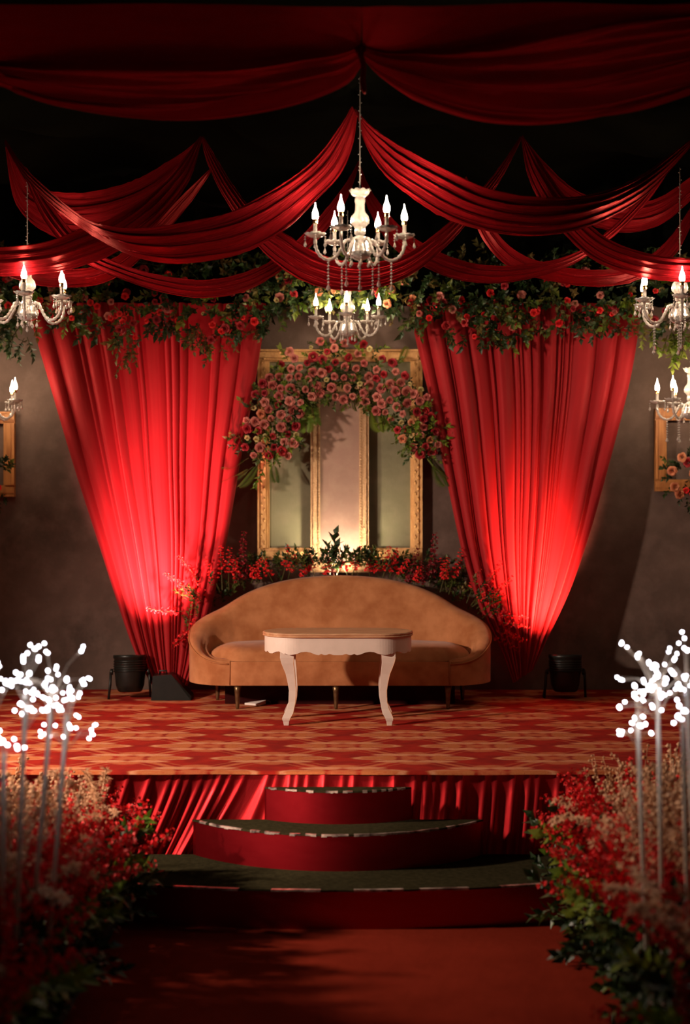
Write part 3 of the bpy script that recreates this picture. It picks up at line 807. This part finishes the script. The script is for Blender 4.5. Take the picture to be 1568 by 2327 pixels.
while len(pts) < 150 and tries < 9000:
    tries += 1; t_ = rnd.random(); s_ = rnd.uniform(-1, 1); x, y = arch_pt(t_, s_)
    if all((x-a)**2+(y-b)**2 > 18.5**2 for a, b in pts): pts.append((x, y)); 
    else: continue
    inner = s_ > .1; side = abs(t_-.47) > .27; k = rnd.random()
    if not side: ms = R_pink if k < .54 or (inner and k < .85) else (R_red if k < .9 else R_cream)
    else: ms = R_pink if k < .34 else (R_red if k < .80 else (R_cream if k < .92 else R_peach))
    put(arch, 'rose', ms, P(x, y, 10.375-.04*(1-s_*s_)-rnd.uniform(0, .03)), (rnd.uniform(-.6, .6), -1, rnd.uniform(-.8, .15)), rnd.uniform(.60, .98))
for (x, y, dx, dz, ms, sc) in [(590, 1050, -.5, -1, FERNG, .8), (575, 1060, -.9, -.8, FERNG, .8), (620, 1050, .1, -1, FERNG, .55), (565, 1040, -1, -.7, FERNG, .7), (600, 1060, -.3, -1, L_lime, 1.0), (975, 1035, .5, -1, FERNG, .75), (985, 1045, .3, -1, FERNG, .75), (965, 1035, .6, -1, FERN, .6),
                               (700, 905, .2, -1, FERN, .75), (690, 920, .1, -1, FERN, .75), (710, 900, .0, -1, FERN, .7), (680, 925, .3, -1, FERN, .5), (850, 915, .1, -1, FERN, .8), (865, 920, .3, -1, FERN, .7), (880, 930, -.1, -1, FERN, .6), (905, 830, .2, .3, FERN, .5), (800, 905, .1, -1, FERN, .35)]:
    put(arch, 'fern_frond', ms, P(x, y, 10.45), (dx, -.25, dz), sc, rnd.uniform(-.5, .5)+pi/2)

# ---- clusters on the side frames
def cluster(label, cx, cy, rx, ry, nr, nl, D=10.5):
    t = thing('flower_cluster', label, 'flowers', P(cx, cy, D), 'flower clusters on the side frames')
    for i in range(nl):
        a = rnd.uniform(0, 6.28); r = sqrt(rnd.random())
        put(t, 'leaf_sprig', L_dark+L_green[:1], P(cx+rx*r*cos(a), cy+ry*r*sin(a), D), (cos(a), -.8, -sin(a)-.2), rnd.uniform(.45, .8))
    for i in range(nr):
        a = rnd.uniform(0, 6.28); r = sqrt(rnd.random())*.85
        put(t, 'rose', R_peach+R_red+R_bright, P(cx+rx*r*cos(a), cy+ry*r*sin(a), D-.07), (rnd.uniform(-.5, .5), -1, rnd.uniform(-.3, .3)), rnd.uniform(.7, 1))
cluster('cluster of red and peach flowers in the corner of the right wall frame', 1562, 1080, 45, 62, 12, 34)
cluster('dark leafy cluster at the foot of the left wall frame', -12, 1095, 38, 45, 2, 26)

# ------------------------------------------------------------------ sofa
SY = 9.60
sofa = thing('curved_sofa', 'tan suede crescent sofa with curved back, standing on the stage behind the white table', 'sofa', (SX, SY, STG))
SP = [(-.735, 0, .320), (-.82, .012, .325), (-.92, .07, .352), (-.995, .16, .405), (-1.035, .28, .462), (-1.03, .42, .53), (-.965, .54, .585), (-.84, .64, .645), (-.68, .71, .735), (-.50, .755, .80), (-.28, .785, .842), (0, .795, .858)]
SP = SP + [(-a, b, c) for a, b, c in SP[-2::-1]]
NT_ = 121
curve = spline([Vector(p) for p in SP], NT_)
def rim_w(t):            # width of the rolled rim
    return interp([(0, .012), (.05, .05), (.14, .115), (.25, .13), (.36, .10), (.5, .085), (.64, .10), (.75, .13), (.86, .115), (.95, .05), (1, .012)], t)
def inward(i):
    a = curve[max(i-1, 0)]; b = curve[min(i+1, NT_-1)]; d = (b-a); n = Vector((d.y, -d.x, 0))
    if n.length < 1e-6: n = Vector((0, 1, 0))
    n.normalize(); return n
def sofa_sec(u, v):
    i = int(round(u*(NT_-1))); p = curve[i]; n = inward(i); h = p.z; w_ = rim_w(u)
    back = max(0, 1-abs(u-.5)/.24)
    cut = [(0, .16), (0, .16+(h-.16)*.33), (0, .16+(h-.16)*.66), (0, h-.035), (.0, h-.018), (.004, h-.004), (w_*.25, h+.004), (w_*.55, h+.002), (w_*.85, h-.012), (w_*1.0, h-.035),
           (w_+.02+.05*back, h-(h-.34)*.3), (w_+.035+.10*back, h-(h-.34)*.65), (w_+.045+.13*back, .335), (w_+.05+.14*back, .25)]
    k = int(round(v*(len(cut)-1))); o, z = cut[k]
    if i == 0 or i == NT_-1: pass
    return (p.x+n.x*o, p.y+n.y*o, z)
grid('backrest', sofa_sec, NT_, 14, M['suede'], sofa)
# body: front panel, sides and underside
mb = MB(); outl = [Vector((c.x, c.y)) for c in curve]; n0 = len(outl)
inset = .003
v = []; f = []
for p in outl: v.append((p.x*(1-inset), .4+(p.y-.4)*(1-inset)-.0, .16))
for p in outl: v.append((p.x*(1-inset), .4+(p.y-.4)*(1-inset), .318))
for i in range(n0): f.append([i, (i+1) % n0, n0+(i+1) % n0, n0+i])
f.append(list(range(n0))[::-1]); f.append([n0+i for i in range(n0)])
mb.add(v, f); b_ = mb.obj('seat_base', M['suede'], sofa, smooth=False)
# front panel slightly bowed, over the base, with side seams
def fpanel(u, v):
    x = -.735+1.47*u; e = min(1, min(u, 1-u)/.015)
    zz = .162+(.322-.162)*v
    return (x, -.010*e-.006*sin(pi*v)*e, zz)
grid('front_panel', fpanel, 60, 8, M['suede'], sofa)
mb = MB()
for sx in (-1, 1): mb.tube([(sx*.735, -.004, .165), (sx*.735, -.006, .24), (sx*.735, -.004, .322)], .004, 5)
mb.obj('seam', M['piping'], sofa)['kind'] = 'stuff'
def cushion(u, v):
    x = -.90+1.80*u; e = abs(2*u-1)
    yf = .0+.20*max(0, (abs(x)-.66)/.24)**1.5; yb = .70-.22*max(0, (abs(x)-.5)/.4)**1.4
    y = yf+(yb-yf)*v
    dome = (1-(1-min(1, v/.34))**2.4)**.5
    ends = (1-max(0, (e-.80)/.20)**2.2)
    z = .322+(.098+.012*sin(pi*u))*dome*max(0, ends)**.6 - .03*max(0, v-.4)
    return (x, y-.012*sin(pi*min(1, v/.3))*ends, z)
grid('seat_cushion', cushion, 90, 30, M['suede'], sofa)
pip = [Vector((curve[i].x-inward(i).x*.003, curve[i].y-inward(i).y*.003, curve[i].z-.016)) for i in range(NT_)]
MB().tube(pip, .0055, 5).obj('piping', M['piping'], sofa)
for (lx, ly) in ((-.685, .03), (-.025, .03), (.725, .03), (-.86, .50), (.86, .50)):
    MB().lathe([(.010, 0), (.012, .012), (.013, .03), (.020, .12), (.026, .16)], 12).obj('leg', M['brass_leg'], sofa, (lx, ly, 0))
# box under/behind the sofa
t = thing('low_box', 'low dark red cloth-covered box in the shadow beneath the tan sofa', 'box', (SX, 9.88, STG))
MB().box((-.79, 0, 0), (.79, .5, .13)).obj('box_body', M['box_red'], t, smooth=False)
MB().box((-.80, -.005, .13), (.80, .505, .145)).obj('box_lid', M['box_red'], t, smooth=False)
v = [P(556, 1594, 9.82), P(575, 1590, 9.9), P(604, 1598, 9.86), P(590, 1604, 9.76)]
for q in v: q.z = STG+.004
v += [q+Vector((0, 0, .012)) for q in v]; v[6].z += .015
tag(mesh_obj('paper_scrap', v, [[3, 2, 1, 0], [4, 5, 6, 7], [0, 1, 5, 4], [1, 2, 6, 5], [2, 3, 7, 6], [3, 0, 4, 7]], M['white'], smooth=False), 'small crumpled white paper scrap lying on the carpet under the sofa', 'paper')

# ------------------------------------------------------------------ table
TY = 9.06
tab = thing('side_table', 'oval cream-painted table with worn wood top and curved legs, in front of the sofa', 'table', ((768-784)/360.8, TY, STG))
def stadium(hx, hy, n=28):
    pts = []; r = hy; cx = hx-hy
    for i in range(n+1):
        a = -pi/2+pi*i/n; pts.append((cx+r*cos(a), r*sin(a)))
    for i in range(n+1):
        a = pi/2+pi*i/n; pts.append((-cx+r*cos(a), r*sin(a)))
    return pts
def slab(mb, rings, cap=True):
    n = len(rings[0]); v = [p for r in rings for p in r]; f = []
    for j in range(len(rings)-1):
        for i in range(n): f.append([j*n+i, j*n+(i+1) % n, (j+1)*n+(i+1) % n, (j+1)*n+i])
    if cap: f.append(list(range(n))[::-1]); f.append([(len(rings)-1)*n+i for i in range(n)])
    mb.add(v, f)
mb = MB(); st = []
for (off, z) in ((-.012, .545), (-.002, .547), (0, .551), (-.004, .556), (-.002, .560), (0, .565), (-.003, .570), (-.012, .573)):
    st.append([(x, y, z) for x, y in stadium(.474+off, .235+off)])
slab(mb, st); mb.obj('table_top', M['table_wood'], tab, smooth=False)
mb = MB(); pts = []
base = stadium(.462, .222, 40)
dense = []
for i in range(len(base)):
    a = Vector(base[i]); b = Vector(base[(i+1) % len(base)]); k = max(1, int((b-a).length/.008))
    for q in range(k): dense.append(a.lerp(b, q/k))
rings = []
n = len(dense); per = [0]
for i in range(1, n): per.append(per[-1]+(dense[i]-dense[i-1]).length)
def scal(p):
    return .440+interp([(0, 0), (.03, .001), (.048, .007), (.052, .007), (.07, .001), (.088, .001), (.100, .008), (.104, .006), (.118, .000), (.140, .004), (.165, .015), (.195, .021), (.225, .018), (.255, .006), (.29, .000), (.315, .003), (.328, .010), (.333, .005), (.345, .012), (.365, .020), (.385, .016), (.405, .004), (.425, .003), (.437, .014), (.442, .012), (.450, .006), (.462, .010)], abs(p.x))
for k, (off, top) in enumerate(((0, 0), (0, 1), (-.016, 1), (-.016, 0))):
    rings.append([((p.x*(1+off/.462)), p.y*(1+off/.222), .546 if top else scal(p)) for p in dense])
slab(mb, rings+[rings[0]], False); mb.obj('apron', M['table_white'], tab, smooth=False)
LEGP = [(.500, .292, .050), (.457, .312, .088), (.420, .314, .086), (.386, .311, .076), (.318, .294, .057), (.26, .286, .048), (.215, .281, .044), (.144, .284, .043), (.10, .294, .047), (.076, .303, .054), (.045, .319, .050), (.030, .3195, .044), (.028, .3195, .038), (0, .3185, .030)]
for sx in (-1, 1):
    for sy in (-1, 1):
        mb = MB(); rg = []
        for (z, x, w_) in LEGP:
            cx = sx*x; cy = sy*(.145+(x-.281)*.55); r = w_/2; rg.append([(cx-r, cy-r*.62, z), (cx+r, cy-r*.62, z), (cx+r, cy+r*.62, z), (cx-r, cy+r*.62, z)])
        slab(mb, rg[::-1]); o = mb.obj('leg', M['table_white'], tab, smooth=False)
        bv = o.modifiers.new('bevel', 'BEVEL'); bv.width = .004; bv.segments = 2
        mb = MB(); q = [(sx*(x+w_/2*sx*0)+(w_/2), sy*(.145+(x-.281)*.55)-w_*.31-.001, z) for (z, x, w_) in LEGP[2:-2]]
        mb.tube(q, .0022, 4); mb.obj('wood_line', M['table_wood'], o)

# ------------------------------------------------------------------ stage lamps
def par_can(label, loc, rz, tilt, s=1.0):
    t = thing('stage_lamp', label, 'stage light', loc, 'black stage lamps at the foot of the curtains'); t.rotation_euler.z = rz
    body = MB()
    body.lathe([(.070, 0), (.085, .01), (.10, .05), (.108, .13), (.112, .16), (.112, .235), (.118, .24), (.118, .262), (.104, .262), (.100, .225)], 24)
    o = body.obj('housing', M['black'], t, (0, 0, .045)); o.rotation_euler = (tilt, 0, 0)
    ln = MB().lathe([(.0001, .228), (.10, .226)], 24).obj('lens', M['lens'], o)
    for k in range(5):
        MB().lathe([(.113, .142+k*.017), (.117, .146+k*.017), (.117, .150+k*.017), (.113, .154+k*.017)], 24).obj('cooling_fin', M['black'], o)
    mb = MB(); mb.tube([(-.135, 0, .19), (-.14, .0, .10), (-.15, -.03, .0)], .010, 6); mb.tube([(-.135, 0, .19), (-.138, .0, .10), (-.15, .08, .0)], .010, 6)
    mb.obj('bracket', M['black'], t); mb = MB(); mb.tube([(.135, 0, .19), (.138, .0, .10), (.145, .06, .0)], .010, 6); mb.obj('bracket', M['black'], t)
    for sx in (-1, 1):
        m2 = MB(); m2.lathe([(.022, 0), (.022, .018), (.014, .022)], 10); q = m2.obj('knob', M['black'], t, (sx*.118, 0, .19)); q.rotation_euler = (0, sx*pi/2, 0)
    return t
par_can('black stage lamp on the stage floor left of the sofa, by the wall', ((300-784)/318, 10.18, STG), .15, -.10)
par_can('black stage lamp on the stage floor right of the sofa, in deep shade', ((1278-784)/316, 10.2, STG), -.1, -.08)
t = thing('floor_box', 'low black sloped monitor box between the left lamp and the sofa', 'box', ((395-784)/314, 10.15, STG))
v = [(-.12, -.08, 0), (.16, -.08, 0), (.16, .1, 0), (-.12, .1, 0), (-.11, -.07, .17), (.02, -.07, .18), (.02, .09, .18), (-.11, .09, .17), (.16, -.07, .03), (.16, .09, .03)]
mesh_obj('box_body', v, [[3, 2, 1, 0], [4, 5, 6, 7], [5, 8, 9, 6], [0, 1, 8, 5, 4], [2, 3, 7, 6, 9], [3, 0, 4, 7], [1, 2, 9, 8]], M['black'], t, smooth=False)
MB().tube([(-.02, 0, .175), (-.02, 0, .20), (-.07, 0, .20), (-.07, 0, .172)], .007, 6).obj('handle', M['black'], t)

# ------------------------------------------------------------------ flower bank behind the sofa
bank = thing('flower_bank', 'bank of scarlet blossoms and dark leaves behind the back of the tan sofa', 'flowers', P(772, 1400, 10.5))
OUTL = [(430, 1420), (470, 1375), (520, 1340), (580, 1315), (650, 1300), (770, 1292), (880, 1298), (960, 1320), (1030, 1352), (1090, 1385), (1120, 1410)]
TOPL = [(400, 1400), (440, 1335), (500, 1300), (560, 1290), (640, 1275), (720, 1275), (770, 1268), (880, 1272), (960, 1285), (1030, 1300), (1090, 1330), (1130, 1380)]
for i in range(260):
    px = rnd.uniform(425, 1120); top = interp(TOPL, px); bot = interp(OUTL, px)+(0 if abs(px-770) < 110 else 22); py = top+(bot-top)*rnd.random()
    k = rnd.random(); ms = L_dark if k < .42 else (L_green if k < .85 else L_olive)
    D = (10.345 if abs(px-770) < 110 else 10.5) if px > 480 and px < 1075 else 10.2
    put(bank, 'leaf_sprig', ms, P(px, py, D-rnd.uniform(0, .06)), (rnd.uniform(-.9, .9)+(px-772)/500, -.45, .9), rnd.uniform(.45, .8))
SPK = [(440, 1385, 330, 1366), (450, 1350, 370, 1298), (460, 1330, 404, 1258), (470, 1360, 395, 1330), (500, 1345, 468, 1262), (505, 1340, 500, 1235), (520, 1340, 527, 1238), (545, 1330, 540, 1260), (570, 1325, 590, 1265),
       (640, 1318, 652, 1232), (655, 1315, 672, 1252), (620, 1322, 606, 1262), (700, 1312, 722, 1245), (715, 1310, 690, 1258), (680, 1315, 700, 1275), (800, 1306, 822, 1238), (815, 1308, 805, 1250), (840, 1310, 845, 1262), (790, 1306, 770, 1265), (870, 1312, 884, 1232), (885, 1314, 902, 1242), (860, 1312, 862, 1258),
       (900, 1318, 925, 1262), (1000, 1345, 1020, 1262), (1020, 1350, 1050, 1240), (1015, 1345, 1000, 1265), (1060, 1370, 1095, 1290), (1070, 1375, 1128, 1272), (1080, 1385, 1168, 1305), (1070, 1380, 1120, 1330), (1085, 1395, 1205, 1400), (1090, 1405, 1205, 1425), (1090, 1385, 1150, 1350), (1090, 1415, 1200, 1460), (1095, 1425, 1180, 1480),
       (450, 1400, 400, 1470), (455, 1390, 430, 1450), (480, 1370, 440, 1300), (1110, 1420, 1165, 1450), (735, 1312, 742, 1270), (940, 1330, 950, 1280), (590, 1325, 575, 1280)]
for (x0, y0, x1, y1) in SPK:
    a = P(x0, y0, 10.4); b = P(x1, y1, 10.12 if (x1 < 440 or x1 > 1110) else 10.3); d = b-a
    long = d.length > .28; nat = .46 if long else .30
    o = put(bank, 'blossom_stem', S_long if long else S_red, a, d, d.length/nat); sc = max(.75, min(1.15, d.length/nat)); o.scale = (1.05*(1 if long else .9), 1.05*(1 if long else .9), d.length/nat)
for (x0, y0, x1, y1) in [(552, 1330, 560, 1208), (975, 1330, 985, 1212), (925, 1335, 950, 1245), (540, 1330, 528, 1265), (760, 1310, 745, 1265), (962, 1335, 958, 1270)]:
    a = P(x0, y0, 10.4); b = P(x1, y1, 10.3); put(bank, 'blossom_stem', S_wine, a, b-a, (b-a).length/.26)
for (x0, y0, x1, y1) in [(755, 1300, 765, 1208), (750, 1305, 740, 1235), (765, 1305, 785, 1245), (748, 1300, 762, 1240)]:
    a = P(x0, y0, 10.4); b = P(x1, y1, 10.3); put(bank, 'leaf_sprig', L_dark, a, b-a, (b-a).length/.16*.9)
for (x0, y0, x1, y1) in [(712, 1310, 738, 1240), (735, 1300, 722, 1232)]:
    a = P(x0, y0, 10.4); b = P(x1, y1, 10.35); o = put(bank, 'seed_branch', DRY, a, b-a, (b-a).length/.34); o.scale = (.3, .3, (b-a).length/.34)

# ------------------------------------------------------------------ chandeliers
def bowl(r, h, lobes=10, th=.003):
    mb = MB(); pr = []; n = 40; ring = []
    prof = [(r*.10, 0), (r*.45, h*.12), (r*.8, h*.45), (r*1.0, h*.95), (r*.97, h*1.0), (r*.75, h*.5), (r*.4, h*.2), (r*.06, h*.12)]
    v = []; f = []
    for j, (rr, z) in enumerate(prof):
        for i in range(n):
            a = 2*pi*i/n; e = rr/r; wv = abs(cos(lobes*a/2))
            q = rr*(1+.10*e*e*wv); v.append((q*cos(a), q*sin(a), z+h*.22*e**3*wv))
    for j in range(len(prof)-1):
        for i in range(n): f.append([j*n+i, j*n+(i+1) % n, (j+1)*n+(i+1) % n, (j+1)*n+i])
    f.append([i for i in range(n)][::-1]); f.append([(len(prof)-1)*n+i for i in range(n)])
    mb.add(v, f); return mb
PAN = bowl(.052, .020).mesh('drip_pan', M['crystal']); TOPBOWL = bowl(.052, .036).mesh('top_bowl', M['crystal'])
BOTBOWL = bowl(.056, .032, 14).mesh('bottom_bowl', M['crystal'])
AP = spline([(.030, 0, -.030), (.050, 0, -.012), (.075, 0, -.018), (.095, 0, -.055), (.125, 0, -.098), (.160, 0, -.112), (.198, 0, -.095), (.222, 0, -.055), (.226, 0, -.004)], 44)
ARM = MB().tube(AP, [.0085*(1+.22*sin(i*1.9)) for i in range(44)], 8).mesh('arm', M['crystal'])
CANDLE = MB().lathe([(.010, 0), (.0115, .004), (.0105, .010), (.010, .058), (.012, .060)], 10).mesh('candle_sleeve', M['crystal'])
CUP = MB().lathe([(.012, 0), (.0125, .002), (.012, .022), (.0105, .026)], 12).mesh('bulb_cup', M['brass'])
BULB = MB().lathe([(.0085, 0), (.0145, .010), (.0160, .020), (.0150, .034), (.0108, .047), (.0058, .060), (.0026, .074), (.0010, .088)], 12).mesh('bulb', M['bulb'])
def chain_mesh(n, r, gap, drop, name):
    mb = MB(); z = 0; mb.tube([(0, 0, 0), (0, 0, -n*gap)], .0008, 3)
    for i in range(n): mb.octa((0, 0, z-gap*.5), r); z -= gap
    mb.lathe([(.0002, z-drop), (r*1.5, z-drop*.72), (r*1.25, z-drop*.5), (r*.35, z-.001), (.0002, z)], 7)
    return mb.mesh(name, M['crystal'], False)
CH_LONG = chain_mesh(7, .0078, .0165, .036, 'bead_chain'); CH_S = chain_mesh(2, .0060, .013, .034, 'crystal_drop'); CH_M = chain_mesh(3, .0062, .016, .034, 'bead_chain')
def chandelier(label, loc, arms, rot, cord_top, long_chains=True, cord_lean=(0, 0), s=1.0, droop=0, tilt=0):
    t = thing('crystal_chandelier', label, 'chandelier', loc, 'lit crystal chandeliers')
    t.scale = (s,)*3
    st = MB().lathe([(.012, .205), (.024, .200), (.026, .185), (.022, .170), (.023, .140), (.026, .128), (.040, .112), (.046, .090), (.044, .072), (.030, .058), (.024, .046), (.027, .036), (.027, .020), (.018, .010)], 16, lobes=8, depth=.05)
    st.obj('stem', M['crystal'], t)
    MB().lathe([(.018, .010), (.030, .002), (.038, -.012), (.050, -.045), (.058, -.072), (.062, -.078), (.05, -.082)], 24, lobes=12, depth=.05).obj('hub', M['crystal'], t)
    inst('bottom_bowl', BOTBOWL, t, (0, 0, -.115))
    inst('top_bowl', TOPBOWL, t, (0, 0, .200))
    inst('bead_chain', CH_LONG if long_chains else CH_S, t, (0, 0, -.115))
    for k in range(arms):
        a = rot+2*pi*k/arms
        am = inst('arm', ARM, t, (0, 0, 0), (0, 0, a))
        inst('drip_pan', PAN, am, (.226, 0, -.004)); inst('candle_sleeve', CANDLE, am, (.226, 0, .008))
        inst('bulb_cup', CUP, am, (.226, 0, .066)); inst('bulb', BULB, am, (.226, 0, .086))
        for q in range(4):
            b = 2*pi*q/4+.5*k; inst('crystal_drop', CH_S, am, (.226+.050*cos(b), .050*sin(b), .008))
        if long_chains:
            inst('bead_chain', CH_LONG, am, (.160, 0, -.120), (0, 0, 0))
        b = a+pi/arms; inst('crystal_drop', CH_S, t, (.052*cos(b), .052*sin(b), -.088))
    L = (cord_top-loc[2])/s
    pts = [Vector((cord_lean[0]*(1-i/9)**2 if False else cord_lean[0]*(i/9), cord_lean[1]*(i/9), .21+(L-.21)*i/9)) for i in range(10)]
    cd_ = MB().tube(pts, .0028, 5); cd_.obj('cord', M['cord'], t)
    mb = MB(); n = int((L-.21)/.020)
    for i in range(n):
        f_ = (i+.5)/n; mb.octa((cord_lean[0]*f_+.007*sin(i*1.7), -.006, .21+(L-.21)*f_), .0042)
    o = mb.obj('cord_beads', M['crystal'], t, smooth=False); o['kind'] = 'stuff'
    return t
c = P(818, 540, 7.26); chandelier('large crystal chandelier hanging from the centre peak of the red swags', c, 6, radians(5), 4.22, True)
c = P(790, 727, 9.9); chandelier('smaller crystal chandelier low in the middle, in front of the flower arch', c, 5, radians(-20), 3.98, False)
c = P(62, 684, 8.05); chandelier('crystal chandelier at the left edge, over the top of the left curtain', c, 6, radians(-22), P(58, 395, 8.05).z, False)
c = P(1545, 690, 7.98); chandelier('crystal chandelier at the upper right edge, under the shiny right swag', c, 6, radians(-160), P(1540, 380, 7.98).z, True)
c = P(1570, 915, 9.88); chandelier('lower crystal chandelier at the right edge, close to the wall frame', c, 6, radians(165), P(1570, 690, 9.88).z, True)
c = P(-34, 915, 10.05); chandelier('lower chandelier at the left edge with one arm in view beside the wall frame', c, 6, radians(-12), P(-34, 700, 10.05).z, False)

# ------------------------------------------------------------------ aisle flowers in front
def aisle(label, side, y0, y1, seed, hscale=1.0, red=1.0):
    rs = random.Random(seed); sx = side
    t = thing('aisle_flowers', label, 'flowers', (sx*1.3, (y0+y1)/2, 0), 'flower arrangements lining the red aisle')
    MB().box((-.2, -(y1-y0)/2+.05, 0), (.25, (y1-y0)/2-.05, .16)).obj('flower_foam', M['soil'], t, smooth=False)
    def q(x, y, z): return Vector((sx*x, y, z))
    n = int(170*(y1-y0))
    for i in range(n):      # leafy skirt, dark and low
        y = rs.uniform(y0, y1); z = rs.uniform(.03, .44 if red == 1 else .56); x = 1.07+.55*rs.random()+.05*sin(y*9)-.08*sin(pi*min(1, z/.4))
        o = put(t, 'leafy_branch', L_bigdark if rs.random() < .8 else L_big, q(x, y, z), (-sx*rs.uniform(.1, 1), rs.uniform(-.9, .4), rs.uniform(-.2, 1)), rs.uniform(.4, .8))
    n = int(120*(y1-y0)*red)
    for i in range(n):      # scarlet blossoms
        y = rs.uniform(y0, y1); x = 1.02+.5*rs.random(); z = rs.uniform(.31, .55)*hscale
        put(t, 'blossom_stem', S_red, q(x, y, z), (-sx*rs.uniform(-.3, .9), rs.uniform(-.6, .4), rs.uniform(.2, 1)), rs.uniform(.7, 1.15))
    for i in range(int(24*(y1-y0))):
        y = rs.uniform(y0, y1); x = 1.10+.4*rs.random(); z = rs.uniform(.34, .6)*hscale
        put(t, 'rose', R_red+R_bright+R_pink, q(x, y, z), (-sx*.5, -.7, .5), rs.uniform(.8, 1.2))
    for i in range(int(58*(y1-y0))):   # dried gold seed branches on top
        y = rs.uniform(y0, y1); x = 1.16+.42*rs.random(); z = rs.uniform(.42, .62)*hscale*(.88 if y > 5.9 else 1)
        put(t, 'seed_branch', DRY, q(x, y, z), (-sx*rs.uniform(-.4, .5), rs.uniform(-.5, .3), 1), rs.uniform(.7, 1.05)*hscale)
    for i in range(int(12*(y1-y0))):
        y = rs.uniform(y0, y1); put(t, 'dried_plume', PLUME, q(1.1+.2*rs.random(), y, .48), (-sx*.3, -.3, 1), rs.uniform(.8, 1.1))
    for i in range(int(9*(y1-y0))):
        y = rs.uniform(y0, y1); put(t, 'leaf_sprig', L_lime, q(1.03+.1*rs.random(), y, rs.uniform(.25, .42)), (-sx*1, -.4, .4), rs.uniform(.9, 1.4))
    return t
aisle('farthest flower arrangement on the left of the aisle, beside the widest step', -1, 5.95, 6.85, 1, .85)
aisle('middle flower arrangement on the left of the aisle, with tan dried branches and red blossoms', -1, 4.95, 5.9, 2)
aisle('nearest dark leafy arrangement in the lower left corner', -1, 3.9, 4.9, 3, .95, .4)
aisle('farthest flower arrangement on the right of the aisle, beside the widest step', 1, 5.95, 6.85, 4, .95)
aisle('middle flower arrangement on the right of the aisle, with tan dried branches and red blossoms', 1, 4.95, 5.9, 5)
aisle('nearest dark leafy arrangement in the lower right corner', 1, 3.9, 4.9, 6, .95, .4)

# ------------------------------------------------------------------ glowing firework lights on rods
TIP = MB().octa((0, 0, 0), .0048).mesh('light_tip', M['tip'])
def firework(label, base, top, n, r, seed, tiers=1):
    rs = random.Random(seed); t = thing('firework_light', label, 'light', base, 'glowing starburst lights on rods')
    B = Vector(base); T = Vector(top)
    MB().tube([Vector((0, 0, 0)), T-B], .0075, 8).obj('pole', M['pole'], t)
    wires = MB()
    for tier in range(tiers):
        c0 = T.lerp(B, .0) - Vector((0, 0, .085*tier))
        k = 0
        while k < n:
            az = rs.uniform(0, 6.28); el = rs.choice([rs.uniform(.1, .5), rs.uniform(.5, 1.3), rs.uniform(.8, 1.5)])
            ln = r*rs.uniform(.35, 1.0)*(1 if tier == 0 else .7)
            for q in range(rs.choice([1, 2, 3, 4])):
                if k >= n: break
                d = Vector((cos(az+rs.uniform(-.15, .15))*cos(el), sin(az+rs.uniform(-.15, .15))*cos(el), sin(el+rs.uniform(-.1, .1))))
                p = c0+d*ln*rs.uniform(.85, 1.1)
                mid = c0.lerp(p, .5)+Vector((0, 0, .01)); wires.tube([c0-B-Vector((0, 0, .04)), mid-B, p-B], .0007, 3)
                inst('light_tip', TIP, t, p-B, (rs.random(), rs.random(), 0)); k += 1
    o = wires.obj('wire_spray', M['wire'], t); o['kind'] = 'stuff'
    return t
FW = [('starburst light on the tilted rod nearest the left stage lamp', 136, 1830, 152, 1625, 5.0, 26, .175, 2),
      ('tallest starburst light of the left group', 98, 1820, 120, 1560, 4.9, 24, .150, 2),
      ('starburst light second from the left edge', 46, 1900, 58, 1575, 4.75, 24, .150, 2),
      ('lowest starburst light at the left edge of the picture', 6, 1990, 8, 1710, 4.6, 18, .09, 1),
      ('starburst light at the far left edge, half cut off by the picture', -28, 1900, -12, 1600, 4.75, 12, .15, 1),
      ('short starburst light on the inner side of the right group', 1458, 1880, 1448, 1620, 5.0, 24, .15, 2),
      ('tall upright starburst light in the middle of the right group', 1500, 1850, 1494, 1555, 5.0, 32, .20, 2),
      ('tallest starburst light at the right edge of the picture', 1575, 1900, 1560, 1535, 4.9, 24, .17, 2),
      ('low thick-rod starburst light at the right edge', 1560, 1950, 1552, 1650, 4.7, 16, .09, 1)]
for i, (lab, xb, yb, xt, yt, D, n, r, tr) in enumerate(FW):
    top = P(xt, yt, D); b0 = P(xb, yb, D); d = (top-b0); k = (top.z-.16)/d.z; bs = top-d*k
    # foot of the rod stands in the foam of the arrangement
    firework(lab, bs, top, n, r, 100+i, tr)
